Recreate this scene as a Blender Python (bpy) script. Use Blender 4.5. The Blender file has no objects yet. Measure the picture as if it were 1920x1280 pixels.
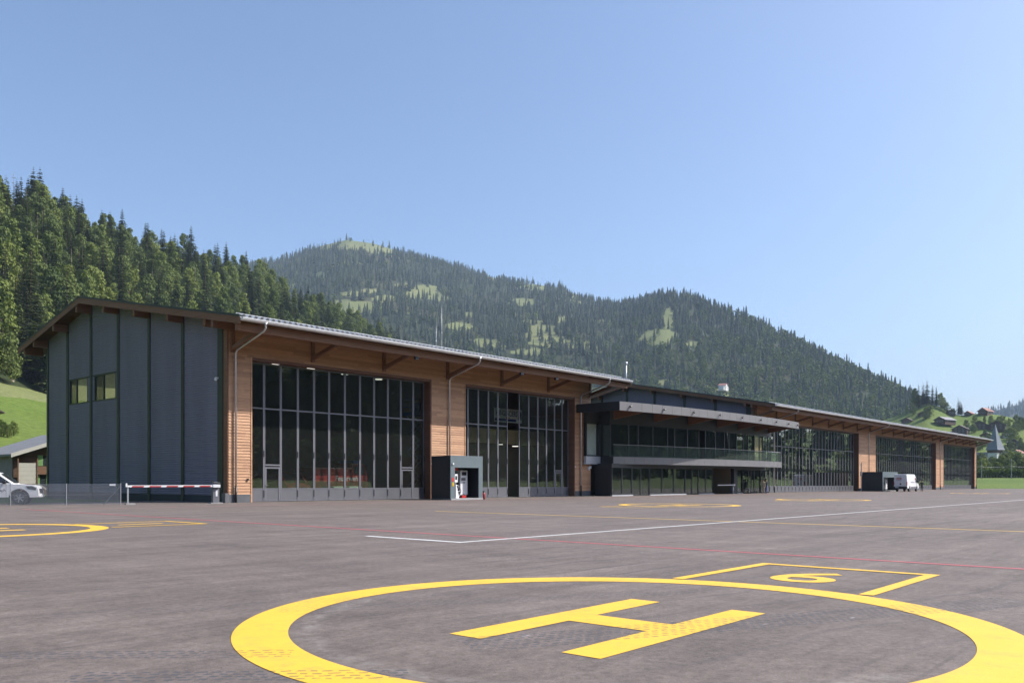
import bpy, bmesh, math, random
from math import radians, sin, cos, pi, tan, atan2, sqrt, floor
from mathutils import Vector, Matrix, noise as mnoise

SC = bpy.context.scene
COL = SC.collection
R = random.Random(7)

# ------------------------------------------------------------------ camera, sky, sun, exposure
F_PX, CX, YH, HC = 1579.6, 960.0, 899.0, 1.4          # solved from the photograph's vanishing points
cam_d = bpy.data.cameras.new('camera')
cam = bpy.data.objects.new('camera', cam_d)
COL.objects.link(cam)
cam.location = (0, 0, HC)
cam.rotation_euler = (pi / 2, 0, 0)
cam_d.sensor_width = 36.0
cam_d.lens = 36.0 * F_PX / 1920.0
cam_d.shift_y = (YH - 640.0) / 1920.0
cam_d.clip_start = 0.1
cam_d.clip_end = 20000
SC.camera = cam

SUN_AZ, SUN_EL = radians(82), radians(44)             # azimuth clockwise from +Y
world = bpy.data.worlds.new('World')
SC.world = world
world.use_nodes = True
wn = world.node_tree
sky = wn.nodes.new('ShaderNodeTexSky')
sky.sky_type = 'NISHITA'
sky.sun_disc = False
sky.sun_elevation = SUN_EL
sky.sun_rotation = SUN_AZ
sky.altitude = 1000
sky.air_density = 1.0
sky.dust_density = 5.5
sky.ozone_density = 4.4
wn.nodes['Background'].inputs['Strength'].default_value = 0.15
wn.links.new(sky.outputs[0], wn.nodes['Background'].inputs[0])

sun_d = bpy.data.lights.new('sun', 'SUN')
sun_d.energy = 4.6
sun_d.angle = radians(0.53)
sun_d.color = (1.0, 0.955, 0.89)
sun = bpy.data.objects.new('sun', sun_d)
COL.objects.link(sun)
sd = Vector((sin(SUN_AZ) * cos(SUN_EL), cos(SUN_AZ) * cos(SUN_EL), sin(SUN_EL)))
sun.rotation_euler = sd.to_track_quat('Z', 'Y').to_euler()
sun.location = (60, 0, 60)

SC.view_settings.view_transform = 'Standard'
SC.view_settings.look = 'None'
SC.view_settings.exposure = 0.55
SC.view_settings.gamma = 1
SC.view_settings.use_curve_mapping = False
SC.cycles.use_denoising = True
SC.cycles.max_bounces = 5
SC.cycles.diffuse_bounces = 2
SC.cycles.glossy_bounces = 3
SC.cycles.transmission_bounces = 3
SC.cycles.transparent_max_bounces = 10
SC.cycles.caustics_reflective = False
SC.cycles.caustics_refractive = False
SC.cycles.use_adaptive_sampling = True
SC.cycles.adaptive_threshold = 0.02
SC.cycles.volume_bounces = 0
SC.cycles.sample_clamp_indirect = 6

# ------------------------------------------------------------------ building frame: s along the front, t into the building
AX, AY = 0.65136083, 0.75876812
C0 = (-17.32093, 51.42884)
ANG = atan2(AY, AX)
KS = 0.0038                                           # the apron falls gently along the front

def gz(s):
    return -KS * max(-60.0, min(s, 215.0))

def W(s, b, z=0.0):                                    # b is metres out onto the apron
    return Vector((C0[0] + AX * s + AY * b, C0[1] + AY * s - AX * b, z))

def SB(x, y):
    dx, dy = x - C0[0], y - C0[1]
    return dx * AX + dy * AY, dx * AY - dy * AX

def project(p):
    return CX + F_PX * p[0] / p[1], YH - F_PX * (p[2] - HC) / p[1]

def lerp_table(T, x):
    if x <= T[0][0]:
        return T[0][1]
    for (a, va), (b, vb) in zip(T, T[1:]):
        if x <= b:
            return va + (vb - va) * (x - a) / (b - a)
    return T[-1][1]

def sstep(x, a, b):
    t = max(0.0, min(1.0, (x - a) / (b - a)))
    return t * t * (3 - 2 * t)

def fbm(x, y, sc, oc=4):
    v, a, tot = 0.0, 1.0, 0.0
    for i in range(oc):
        v += a * mnoise.noise((x / sc, y / sc, 3.7 * i)); tot += a
        a *= 0.5; sc *= 0.5
    return v / tot

# ------------------------------------------------------------------ object helpers
def props(o, label=None, cat=None, group=None, kind=None):
    if label: o['label'] = label
    if cat: o['category'] = cat
    if group: o['group'] = group
    if kind: o['kind'] = kind
    return o

def thing(name, label, cat, loc=(0, 0, 0), rz=0.0, group=None):
    o = bpy.data.objects.new(name, None)
    o.empty_display_size = 0.3
    COL.objects.link(o)
    o.location = loc
    o.rotation_euler = (0, 0, rz)
    return props(o, label, cat, group)

def link(name, me, parent=None, loc=None, rz=None, scale=None):
    o = bpy.data.objects.new(name, me)
    COL.objects.link(o)
    if parent: o.parent = parent
    if loc is not None: o.location = loc
    if rz is not None: o.rotation_euler = (0, 0, rz)
    if scale is not None: o.scale = scale
    return o

def copy_tree(o, parent=None):
    c = o.copy()
    COL.objects.link(c)
    c.parent = parent
    for ch in o.children:
        copy_tree(ch, c)
    return c

class MB:
    def __init__(self, off=(0, 0, 0)):
        self.v, self.f, self.m, self.off = [], [], [], off
    def add(self, vs, fs, mi=0):
        n = len(self.v)
        self.v.extend(tuple(p) for p in vs)
        for f in fs:
            self.f.append(tuple(i + n for i in f)); self.m.append(mi)
        return self
    def box(self, x0, x1, y0, y1, z0, z1, mi=0):
        return self.add([(x0, y0, z0), (x1, y0, z0), (x1, y1, z0), (x0, y1, z0), (x0, y0, z1), (x1, y0, z1), (x1, y1, z1), (x0, y1, z1)],
                        [(0, 3, 2, 1), (4, 5, 6, 7), (0, 1, 5, 4), (1, 2, 6, 5), (2, 3, 7, 6), (3, 0, 4, 7)], mi)
    def quad(self, a, b, c, d, mi=0):
        return self.add([a, b, c, d], [(0, 1, 2, 3)], mi)
    def beam(self, p, q, w, h, up=(0, 0, 1), mi=0):
        p, q = Vector(p), Vector(q)
        d = (q - p).normalized(); u = Vector(up)
        sd_ = d.cross(u)
        if sd_.length < 1e-4: sd_ = d.cross(Vector((1, 0, 0)))
        sd_.normalize(); u = sd_.cross(d)
        a, b = sd_ * w / 2, u * h / 2
        vs = [p - a - b, p + a - b, p + a + b, p - a + b, q - a - b, q + a - b, q + a + b, q - a + b]
        return self.add(vs, [(0, 1, 2, 3), (4, 7, 6, 5), (0, 4, 5, 1), (1, 5, 6, 2), (2, 6, 7, 3), (3, 7, 4, 0)], mi)
    def tube(self, path, r, n=8, mi=0, caps=True, r2=None):
        P = [Vector(p) for p in path]; k = len(P); base = len(self.v)
        ref = Vector((0.13, 0.07, 1)).normalized()
        for i, p in enumerate(P):
            d = (P[min(i + 1, k - 1)] - P[max(i - 1, 0)]).normalized()
            a = d.cross(ref)
            if a.length < 0.2: a = d.cross(Vector((1, 0, 0)))
            a.normalize(); b = d.cross(a)
            rr = r if r2 is None else r + (r2 - r) * i / (k - 1)
            for j in range(n):
                t = 2 * pi * j / n
                self.v.append(tuple(p + a * cos(t) * rr + b * sin(t) * rr))
        for i in range(k - 1):
            for j in range(n):
                a0 = base + i * n + j; b0 = base + i * n + (j + 1) % n
                self.f.append((a0, b0, b0 + n, a0 + n)); self.m.append(mi)
        if caps:
            self.f.append(tuple(base + j for j in range(n))[::-1]); self.m.append(mi)
            self.f.append(tuple(base + (k - 1) * n + j for j in range(n))); self.m.append(mi)
        return self
    def prism(self, poly, fn0, fn1, mi=0):             # poly of 2-D points, two maps to 3-D for the two ends
        n = len(poly)
        vs = [fn0(*p) for p in poly] + [fn1(*p) for p in poly]
        fs = [tuple(range(n))[::-1], tuple(range(n, 2 * n))]
        fs += [(i, (i + 1) % n, n + (i + 1) % n, n + i) for i in range(n)]
        return self.add(vs, fs, mi)
    def sphere(self, c, r, n=10, m=6, sc=(1, 1, 1), mi=0):
        vs, fs = [], []
        for i in range(m + 1):
            ph = pi * i / m
            for j in range(n):
                th = 2 * pi * j / n
                vs.append((c[0] + r * sc[0] * sin(ph) * cos(th), c[1] + r * sc[1] * sin(ph) * sin(th), c[2] + r * sc[2] * cos(ph)))
        for i in range(m):
            for j in range(n):
                fs.append((i * n + j, (i + 1) * n + j, (i + 1) * n + (j + 1) % n, i * n + (j + 1) % n))
        return self.add(vs, fs, mi)
    def mesh(self, name, mats, smooth=False):
        me = bpy.data.meshes.new(name)
        o = self.off
        me.from_pydata([(x - o[0], y - o[1], z - o[2]) for x, y, z in self.v], [], self.f)
        for m in (mats if isinstance(mats, (list, tuple)) else [mats]):
            me.materials.append(m)
        if isinstance(mats, (list, tuple)) and len(mats) > 1:
            me.polygons.foreach_set('material_index', self.m)
        if smooth:
            me.polygons.foreach_set('use_smooth', [True] * len(self.f))
        me.update()
        return me
    def build(self, name, mats, parent=None, smooth=False, loc=None, rz=None, bevel=0.0):
        o = link(name, self.mesh(name, mats, smooth), parent, loc, rz)
        if bevel:
            bv = o.modifiers.new('bevel', 'BEVEL'); bv.width = bevel; bv.segments = 2; bv.limit_method = 'ANGLE'; bv.angle_limit = radians(30)
        return o

def text_mesh(name, body, size, mat, thick=0.0, bold=0.0):
    cu = bpy.data.curves.new(name, 'FONT')
    cu.body = body; cu.size = size; cu.align_x = 'CENTER'; cu.align_y = 'CENTER'; cu.extrude = thick; cu.offset = bold
    cu.resolution_u = 6
    o = bpy.data.objects.new('tmp_text', cu)
    COL.objects.link(o)
    dg = bpy.context.evaluated_depsgraph_get()
    me = bpy.data.meshes.new_from_object(o.evaluated_get(dg))
    bpy.data.objects.remove(o); bpy.data.curves.remove(cu)
    me.name = name
    me.materials.clear(); me.materials.append(mat)
    return me

# ------------------------------------------------------------------ materials
def new_mat(name):
    m = bpy.data.materials.new(name)
    m.use_nodes = True
    nt = m.node_tree
    return m, nt, nt.nodes['Principled BSDF']

def nd(nt, kind, **kw):
    n = nt.nodes.new(kind)
    for k, v in kw.items():
        if k.startswith('i_'):
            n.inputs[k[2:].replace('_', ' ')].default_value = v
        else:
            setattr(n, k, v)
    return n

def ramp(nt, src, stops):
    r = nt.nodes.new('ShaderNodeValToRGB')
    el = r.color_ramp.elements
    while len(el) > 1: el.remove(el[0])
    el[0].position = stops[0][0]; el[0].color = (*stops[0][1], 1)
    for p, c in stops[1:]:
        e = el.new(p); e.color = (*c, 1)
    nt.links.new(src, r.inputs[0])
    return r.outputs[0]

def gray(v): return (v, v, v)

def math_n(nt, op, a, b=None, c=None, clamp=False):
    n = nt.nodes.new('ShaderNodeMath'); n.operation = op; n.use_clamp = clamp
    for i, x in enumerate((a, b, c)):
        if x is None: continue
        if isinstance(x, (int, float)): n.inputs[i].default_value = x
        else: nt.links.new(x, n.inputs[i])
    return n.outputs[0]

def mixc(nt, fac, a, b, mode='MIX'):
    n = nt.nodes.new('ShaderNodeMix'); n.data_type = 'RGBA'; n.blend_type = mode
    for key, x in ((0, fac), (6, a), (7, b)):
        if isinstance(x, (int, float)): n.inputs[key].default_value = x
        elif isinstance(x, tuple): n.inputs[key].default_value = (*x[:3], 1)
        else: nt.links.new(x, n.inputs[key])
    return n.outputs[2]

def obj_coord(nt, scale=(1, 1, 1), geo=False):
    src = nt.nodes.new('ShaderNodeNewGeometry').outputs['Position'] if geo else nt.nodes.new('ShaderNodeTexCoord').outputs['Object']
    mp = nt.nodes.new('ShaderNodeMapping'); mp.inputs['Scale'].default_value = scale
    nt.links.new(src, mp.inputs['Vector'])
    return mp.outputs[0]

def noise_n(nt, vec, scale, detail=4, rough=0.55):
    n = nd(nt, 'ShaderNodeTexNoise')
    n.inputs['Scale'].default_value = scale; n.inputs['Detail'].default_value = detail; n.inputs['Roughness'].default_value = rough
    nt.links.new(vec, n.inputs['Vector'])
    return n.outputs['Fac']

def paint(name, col, rough=0.5, metal=0.0, var=0.12, scale=1.5, bump=0.0, bscale=40, spec=0.5, stretch=(1, 1, 1)):
    m, nt, bs = new_mat(name)
    v = obj_coord(nt, stretch)
    f = noise_n(nt, v, scale, 5)
    lo = tuple(c * (1 - var * 1.6) for c in col); hi = tuple(min(1, c * (1 + var * 1.6)) for c in col)
    nt.links.new(ramp(nt, f, [(0.25, lo), (0.75, hi)]), bs.inputs['Base Color'])
    bs.inputs['Roughness'].default_value = rough; bs.inputs['Metallic'].default_value = metal
    bs.inputs['Specular IOR Level'].default_value = spec
    if bump:
        b = nd(nt, 'ShaderNodeBump'); b.inputs['Strength'].default_value = bump; b.inputs['Distance'].default_value = 0.02
        nt.links.new(noise_n(nt, v, bscale, 3), b.inputs['Height']); nt.links.new(b.outputs[0], bs.inputs['Normal'])
    return m

def timber(name, c1, c2, pitch=0.18, along='x', rough=0.65):
    """boards: every board its own tone, grain running along it"""
    m, nt, bs = new_mat(name)
    tc = nt.nodes.new('ShaderNodeTexCoord').outputs['Object']
    sep = nd(nt, 'ShaderNodeSeparateXYZ'); nt.links.new(tc, sep.inputs[0])
    X, Y, Z = sep.outputs
    row = math_n(nt, 'FLOOR', math_n(nt, 'DIVIDE', Z, pitch))
    wn_ = nd(nt, 'ShaderNodeTexWhiteNoise', noise_dimensions='1D'); nt.links.new(row, wn_.inputs['W'])
    run = math_n(nt, 'FLOOR', math_n(nt, 'ADD', math_n(nt, 'DIVIDE', math_n(nt, 'ADD', X, Y), 4.2), math_n(nt, 'MULTIPLY', wn_.outputs['Value'], 7.0)))
    wn2 = nd(nt, 'ShaderNodeTexWhiteNoise', noise_dimensions='2D')
    cb = nd(nt, 'ShaderNodeCombineXYZ'); nt.links.new(row, cb.inputs[0]); nt.links.new(run, cb.inputs[1]); nt.links.new(cb.outputs[0], wn2.inputs['Vector'])
    g = noise_n(nt, obj_coord(nt, (0.9, 0.9, 16)), 2.4, 5, 0.65)
    k = noise_n(nt, obj_coord(nt, (3, 3, 9)), 2.2, 2)
    fac = math_n(nt, 'ADD', math_n(nt, 'MULTIPLY', wn2.outputs['Value'], 0.26), math_n(nt, 'MULTIPLY', g, 0.70))
    col = ramp(nt, fac, [(0.2, c2), (0.75, c1)])
    knot = ramp(nt, k, [(0.71, gray(1)), (0.78, gray(0.45))])
    nt.links.new(mixc(nt, 1.0, col, knot, 'MULTIPLY'), bs.inputs['Base Color'])
    bs.inputs['Roughness'].default_value = rough
    b = nd(nt, 'ShaderNodeBump'); b.inputs['Strength'].default_value = 0.25; b.inputs['Distance'].default_value = 0.01
    nt.links.new(g, b.inputs['Height']); nt.links.new(b.outputs[0], bs.inputs['Normal'])
    return m

def glass(name, tint, ior=1.75, rough=0.0, wob=0.0, dust=0.012):
    m, nt, bs = new_mat(name)
    nt.nodes.remove(bs)
    out = nt.nodes['Material Output']
    tr = nd(nt, 'ShaderNodeBsdfTransparent'); tr.inputs[0].default_value = (*tint, 1)
    gl = nd(nt, 'ShaderNodeBsdfGlossy'); gl.inputs['Roughness'].default_value = rough; gl.inputs['Color'].default_value = (0.93, 0.97, 0.96, 1)
    lw = nd(nt, 'ShaderNodeLayerWeight'); lw.inputs['Blend'].default_value = 0.5
    f0 = ((ior - 1) / (ior + 1)) ** 2                      # Schlick, the same from both sides of the pane
    frs = math_n(nt, 'ADD', f0, math_n(nt, 'MULTIPLY', 1 - f0, math_n(nt, 'POWER', lw.outputs['Facing'], 5.0)))
    mx = nd(nt, 'ShaderNodeMixShader')
    nt.links.new(frs, mx.inputs[0]); nt.links.new(tr.outputs[0], mx.inputs[1]); nt.links.new(gl.outputs[0], mx.inputs[2])
    if wob:
        b = nd(nt, 'ShaderNodeBump'); b.inputs['Strength'].default_value = wob; b.inputs['Distance'].default_value = 0.02
        nt.links.new(noise_n(nt, obj_coord(nt, (1, 1, 0.5)), 0.9, 1), b.inputs['Height'])
        nt.links.new(b.outputs[0], gl.inputs['Normal'])
    df = nd(nt, 'ShaderNodeBsdfDiffuse'); df.inputs[0].default_value = (0.5, 0.52, 0.5, 1)
    m2 = nd(nt, 'ShaderNodeMixShader'); m2.inputs[0].default_value = dust
    nt.links.new(mx.outputs[0], m2.inputs[1]); nt.links.new(df.outputs[0], m2.inputs[2])
    nt.links.new(m2.outputs[0], out.inputs['Surface'])
    return m

def foliage(name, c_lo, c_hi, trans=0.25, var=0.5):
    m, nt, bs = new_mat(name)
    out = nt.nodes['Material Output']
    oi = nd(nt, 'ShaderNodeObjectInfo')
    n1 = noise_n(nt, obj_coord(nt, geo=True), 0.35, 3)
    fac = math_n(nt, 'ADD', math_n(nt, 'MULTIPLY', oi.outputs['Random'], var), math_n(nt, 'MULTIPLY', n1, 1 - var))
    col = ramp(nt, fac, [(0.15, c_lo), (0.85, c_hi)])
    nt.links.new(col, bs.inputs['Base Color'])
    bs.inputs['Roughness'].default_value = 0.7
    bs.inputs['Specular IOR Level'].default_value = 0.2
    tl = nd(nt, 'ShaderNodeBsdfTranslucent'); nt.links.new(mixc(nt, 1.0, col, (1.0, 1.1, 0.55), 'MULTIPLY'), tl.inputs[0])
    mx = nd(nt, 'ShaderNodeMixShader'); mx.inputs[0].default_value = trans
    nt.links.new(bs.outputs[0], mx.inputs[1]); nt.links.new(tl.outputs[0], mx.inputs[2]); nt.links.new(mx.outputs[0], out.inputs['Surface'])
    return m

def grass_mat(name, a, b, dry, sc=0.02, bump=0.6):
    m, nt, bs = new_mat(name)
    v = obj_coord(nt, geo=True)
    f1 = noise_n(nt, v, sc, 6, 0.6); f2 = noise_n(nt, v, 0.8, 6, 0.75); f3 = noise_n(nt, v, sc * 0.35, 3)
    col = ramp(nt, f1, [(0.3, a), (0.7, b)])
    col = mixc(nt, ramp(nt, f3, [(0.5, gray(0)), (0.72, gray(0.65))]), col, dry)
    col = mixc(nt, 1.0, col, ramp(nt, f2, [(0.3, gray(0.58)), (0.7, gray(1.3))]), 'MULTIPLY')
    nt.links.new(col, bs.inputs['Base Color'])
    bs.inputs['Roughness'].default_value = 0.85; bs.inputs['Specular IOR Level'].default_value = 0.15
    bp = nd(nt, 'ShaderNodeBump'); bp.inputs['Strength'].default_value = bump; bp.inputs['Distance'].default_value = 0.3
    nt.links.new(f2, bp.inputs['Height']); nt.links.new(bp.outputs[0], bs.inputs['Normal'])
    return m

# tyre tracks on the apron: (s, b) of two points, half width, strength
TRACKS = [((-22.9, 42.0), (-17.0, 44.85), 0.30, 0.8), ((-26.2, 38.9), (-24.0, 41.25), 0.16, 0.8), ((-25.4, 40.8), (-23.9, 42.4), 0.17, 0.9),
          ((-22.8, 39.3), (-18.4, 41.9), 0.2, 0.45), ((-24.5, 38.0), (-20.5, 39.9), 0.22, 0.35)]

def track_mask(nt, P):
    sep = nd(nt, 'ShaderNodeSeparateXYZ'); nt.links.new(P, sep.inputs[0])
    X, Y, _ = sep.outputs
    # world -> s, b
    dx = math_n(nt, 'SUBTRACT', X, C0[0]); dy = math_n(nt, 'SUBTRACT', Y, C0[1])
    S = math_n(nt, 'ADD', math_n(nt, 'MULTIPLY', dx, AX), math_n(nt, 'MULTIPLY', dy, AY))
    B = math_n(nt, 'SUBTRACT', math_n(nt, 'MULTIPLY', dx, AY), math_n(nt, 'MULTIPLY', dy, AX))
    tot = None
    for (s0, b0), (s1, b1), hw, st in TRACKS:
        L = sqrt((s1 - s0) ** 2 + (b1 - b0) ** 2); ux, uy = (s1 - s0) / L, (b1 - b0) / L
        a = math_n(nt, 'SUBTRACT', S, s0); c = math_n(nt, 'SUBTRACT', B, b0)
        u = math_n(nt, 'ADD', math_n(nt, 'MULTIPLY', a, ux), math_n(nt, 'MULTIPLY', c, uy))
        v = math_n(nt, 'SUBTRACT', math_n(nt, 'MULTIPLY', a, uy), math_n(nt, 'MULTIPLY', c, ux))
        wob_ = math_n(nt, 'MULTIPLY', math_n(nt, 'SUBTRACT', noise_n(nt, P, 5.0, 2), 0.5), 0.16)
        u = math_n(nt, 'ADD', u, wob_); v = math_n(nt, 'ADD', v, math_n(nt, 'MULTIPLY', wob_, 0.7))
        band = math_n(nt, 'LESS_THAN', math_n(nt, 'ABSOLUTE', v), hw)
        rng = math_n(nt, 'MULTIPLY', math_n(nt, 'GREATER_THAN', u, 0.0), math_n(nt, 'LESS_THAN', u, L))
        cb = nd(nt, 'ShaderNodeCombineXYZ'); nt.links.new(u, cb.inputs[0]); nt.links.new(v, cb.inputs[1])
        br = nd(nt, 'ShaderNodeTexBrick'); nt.links.new(cb.outputs[0], br.inputs['Vector'])
        br.inputs['Scale'].default_value = 1.0; br.inputs['Mortar Size'].default_value = 0.022; br.inputs['Mortar Smooth'].default_value = 0.35
        br.inputs['Brick Width'].default_value = 0.095; br.inputs['Row Height'].default_value = 0.075; br.offset = 0.5
        tread = math_n(nt, 'SUBTRACT', 1.0, br.outputs['Fac'])
        x = math_n(nt, 'MULTIPLY', math_n(nt, 'MULTIPLY', band, rng), math_n(nt, 'MULTIPLY', tread, st))
        tot = x if tot is None else math_n(nt, 'MAXIMUM', tot, x)
    wear = ramp(nt, noise_n(nt, P, 3.0, 4, 0.7), [(0.27, gray(0.15)), (0.48, gray(1.0))])
    return math_n(nt, 'MULTIPLY', tot, wear), S, B

def asphalt_mat():
    m, nt, bs = new_mat('asphalt')
    P = nt.nodes.new('ShaderNodeNewGeometry').outputs['Position']
    tm, S, B = track_mask(nt, P)
    def sbv(ks, kb):
        cb = nd(nt, 'ShaderNodeCombineXYZ')
        nt.links.new(math_n(nt, 'MULTIPLY', S, ks), cb.inputs[0]); nt.links.new(math_n(nt, 'MULTIPLY', B, kb), cb.inputs[1])
        return cb.outputs[0]
    big = noise_n(nt, P, 0.07, 5, 0.6)
    mid = noise_n(nt, P, 0.55, 5, 0.65)
    sweep = noise_n(nt, sbv(0.07, 1.1), 1.0, 5, 0.6)       # paver lanes run along the building
    sweep2 = noise_n(nt, sbv(1.5, 0.12), 1.0, 4, 0.6)
    fine = noise_n(nt, P, 55, 3, 0.75)
    grit = noise_n(nt, P, 210, 2, 0.8)
    base = ramp(nt, big, [(0.3, (0.138, 0.111, 0.098)), (0.7, (0.172, 0.141, 0.125))])
    def mul(c, f, lo, hi, p0=0.3, p1=0.7):
        return mixc(nt, 1.0, c, ramp(nt, f, [(p0, gray(lo)), (p1, gray(hi))]), 'MULTIPLY')
    n3 = noise_n(nt, P, 2.6, 4, 0.7); n12 = noise_n(nt, P, 13, 4, 0.75); lane = noise_n(nt, sbv(0.5, 5.0), 1.0, 5, 0.7)
    c = mul(base, mid, 0.88, 1.10)
    c = mul(c, n3, 0.86, 1.13)
    c = mul(c, n12, 0.74, 1.28)
    c = mul(c, lane, 0.84, 1.14)
    c = mul(c, sweep, 0.80, 1.16)
    c = mul(c, sweep2, 0.90, 1.10)
    c = mul(c, fine, 0.76, 1.2)
    c = mul(c, grit, 0.5, 1.48)
    fr_ = math_n(nt, 'ABSOLUTE', math_n(nt, 'SUBTRACT', math_n(nt, 'FRACT', math_n(nt, 'ADD', math_n(nt, 'DIVIDE', B, 5.3), math_n(nt, 'MULTIPLY', n3, 0.004))), 0.5))
    seam = math_n(nt, 'MULTIPLY', math_n(nt, 'LESS_THAN', fr_, 0.0032), ramp(nt, noise_n(nt, P, 0.8, 3), [(0.35, gray(0.05)), (0.65, gray(0.4))]))
    c = mixc(nt, seam, c, (0.055, 0.05, 0.05))
    # curved scuffs where wheels and skids turned
    wv = nd(nt, 'ShaderNodeTexWave', wave_type='RINGS', rings_direction='Z'); nt.links.new(sbv(0.33, 0.45), wv.inputs['Vector'])
    wv.inputs['Scale'].default_value = 0.9; wv.inputs['Distortion'].default_value = 9; wv.inputs['Detail'].default_value = 3; wv.inputs['Detail Scale'].default_value = 0.6
    sc = math_n(nt, 'MULTIPLY', ramp(nt, wv.outputs['Fac'], [(0.0, gray(1)), (0.06, gray(0))]), ramp(nt, noise_n(nt, P, 0.11, 3), [(0.46, gray(0)), (0.62, gray(0.6))]))
    c = mixc(nt, sc, c, (0.065, 0.06, 0.062))
    # pale dust swept along the inside of the near ring
    ds, db = math_n(nt, 'ADD', S, 21.08), math_n(nt, 'SUBTRACT', B, 42.17)
    rad = math_n(nt, 'SQRT', math_n(nt, 'ADD', math_n(nt, 'MULTIPLY', ds, ds), math_n(nt, 'MULTIPLY', db, db)))
    rad = math_n(nt, 'ADD', rad, math_n(nt, 'MULTIPLY', math_n(nt, 'SUBTRACT', n3, 0.5), 0.25))
    arc = ramp(nt, math_n(nt, 'ABSOLUTE', math_n(nt, 'SUBTRACT', rad, 2.80)), [(0.0, gray(1)), (0.16, gray(0))])
    arc = math_n(nt, 'MULTIPLY', arc, math_n(nt, 'MULTIPLY', math_n(nt, 'LESS_THAN', ds, -0.6), ramp(nt, noise_n(nt, P, 7, 4, 0.7), [(0.4, gray(0)), (0.65, gray(0.6))])))
    c = mixc(nt, arc, c, (0.30, 0.27, 0.24))
    # pale chalky scratches
    vo = nd(nt, 'ShaderNodeTexVoronoi', feature='F1'); nt.links.new(sbv(1.3, 4.5), vo.inputs['Vector']); vo.inputs['Scale'].default_value = 0.8
    chip = ramp(nt, vo.outputs['Distance'], [(0.045, gray(0.75)), (0.075, gray(0))])
    chip = math_n(nt, 'MULTIPLY', chip, ramp(nt, noise_n(nt, P, 0.9, 3), [(0.5, gray(0)), (0.6, gray(1))]))
    c = mixc(nt, chip, c, (0.34, 0.33, 0.33))
    c = mixc(nt, math_n(nt, 'MULTIPLY', tm, 0.85), c, (0.060, 0.066, 0.078))
    nt.links.new(c, bs.inputs['Base Color'])
    bs.inputs['Roughness'].default_value = 0.82; bs.inputs['Specular IOR Level'].default_value = 0.35
    bp = nd(nt, 'ShaderNodeBump'); bp.inputs['Strength'].default_value = 0.55; bp.inputs['Distance'].default_value = 0.006
    nt.links.new(math_n(nt, 'ADD', fine, grit), bp.inputs['Height']); nt.links.new(bp.outputs[0], bs.inputs['Normal'])
    return m

def line_paint(name, col, wearp=0.62):
    m, nt, bs = new_mat(name)
    P = nt.nodes.new('ShaderNodeNewGeometry').outputs['Position']
    tm, S, B = track_mask(nt, P)
    f = noise_n(nt, P, 1.3, 5, 0.7); g = noise_n(nt, P, 160, 2, 0.8); h = noise_n(nt, P, 9, 4, 0.7)
    c = mixc(nt, ramp(nt, f, [(0.4, gray(0)), (0.75, gray(0.35))]), col, tuple(min(1, x * 1.1 + 0.05) for x in col))
    c = mixc(nt, 1.0, c, ramp(nt, g, [(0.25, gray(0.74)), (0.6, gray(1.0))]), 'MULTIPLY')
    dirt = noise_n(nt, P, 4.5, 6, 0.75)
    c = mixc(nt, ramp(nt, dirt, [(0.5, gray(0)), (0.72, gray(0.38))]), c, (0.30, 0.24, 0.11))
    c = mixc(nt, ramp(nt, h, [(wearp, gray(0)), (wearp + 0.1, gray(0.25))]), c, tuple(x * 0.6 for x in col))
    c = mixc(nt, math_n(nt, 'MULTIPLY', tm, 0.85), c, (0.24, 0.18, 0.06) if col[2] < 0.3 else (0.2, 0.2, 0.2))
    nt.links.new(c, bs.inputs['Base Color']); bs.inputs['Roughness'].default_value = 0.6
    bp = nd(nt, 'ShaderNodeBump'); bp.inputs['Strength'].default_value = 0.35; bp.inputs['Distance'].default_value = 0.005
    nt.links.new(g, bp.inputs['Height']); nt.links.new(bp.outputs[0], bs.inputs['Normal'])
    return m

def emit(name, col, st):
    m, nt, bs = new_mat(name)
    bs.inputs['Base Color'].default_value = (*col, 1); bs.inputs['Emission Color'].default_value = (*col, 1); bs.inputs['Emission Strength'].default_value = st
    return m

M = {}
M['asphalt'] = asphalt_mat()
M['yellow'] = line_paint('yellow_paint', (0.86, 0.505, 0.036))
M['white_line'] = line_paint('white_paint', (0.78, 0.78, 0.77))
M['red_line'] = line_paint('red_paint', (0.52, 0.095, 0.115), 0.5)
M['yellow_line'] = line_paint('yellow_line_paint', (0.78, 0.50, 0.07), 0.55)
M['concrete'] = paint('concrete', (0.33, 0.33, 0.33), 0.85, var=0.1, scale=2, bump=0.3)
M['plinth'] = paint('plinth_grey', (0.10, 0.105, 0.115), 0.8, var=0.12, scale=1.2, bump=0.2)
M['plinth_dark'] = paint('plinth_dark', (0.03, 0.033, 0.04), 0.7, var=0.1)
M['cladding'] = timber('larch_cladding', (0.63, 0.365, 0.205), (0.32, 0.16, 0.085))
M['beam'] = timber('glulam', (0.235, 0.115, 0.062), (0.15, 0.07, 0.036), pitch=0.045)
M['soffit'] = timber('soffit_boards', (0.20, 0.095, 0.05), (0.13, 0.06, 0.032), pitch=0.13)
M['trim'] = timber('timber_trim', (0.18, 0.085, 0.05), (0.12, 0.055, 0.033), pitch=0.3)
M['corr'] = paint('corrugated_slate', (0.205, 0.195, 0.255), 0.55, 0.0, var=0.09, scale=0.5, bump=0.0, stretch=(1, 1.6, 0.25))
M['column'] = paint('green_black_steel', (0.035, 0.045, 0.038), 0.5, 0.1, var=0.06)
M['rooftop'] = paint('roof_metal', (0.62, 0.62, 0.63), 0.4, 0.25, var=0.08, scale=0.7)
M['flash'] = paint('dark_flashing', (0.05, 0.062, 0.055), 0.4, 0.3, var=0.05)
M['zinc'] = paint('zinc', (0.62, 0.63, 0.65), 0.33, 0.75, var=0.08, scale=3)
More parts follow.
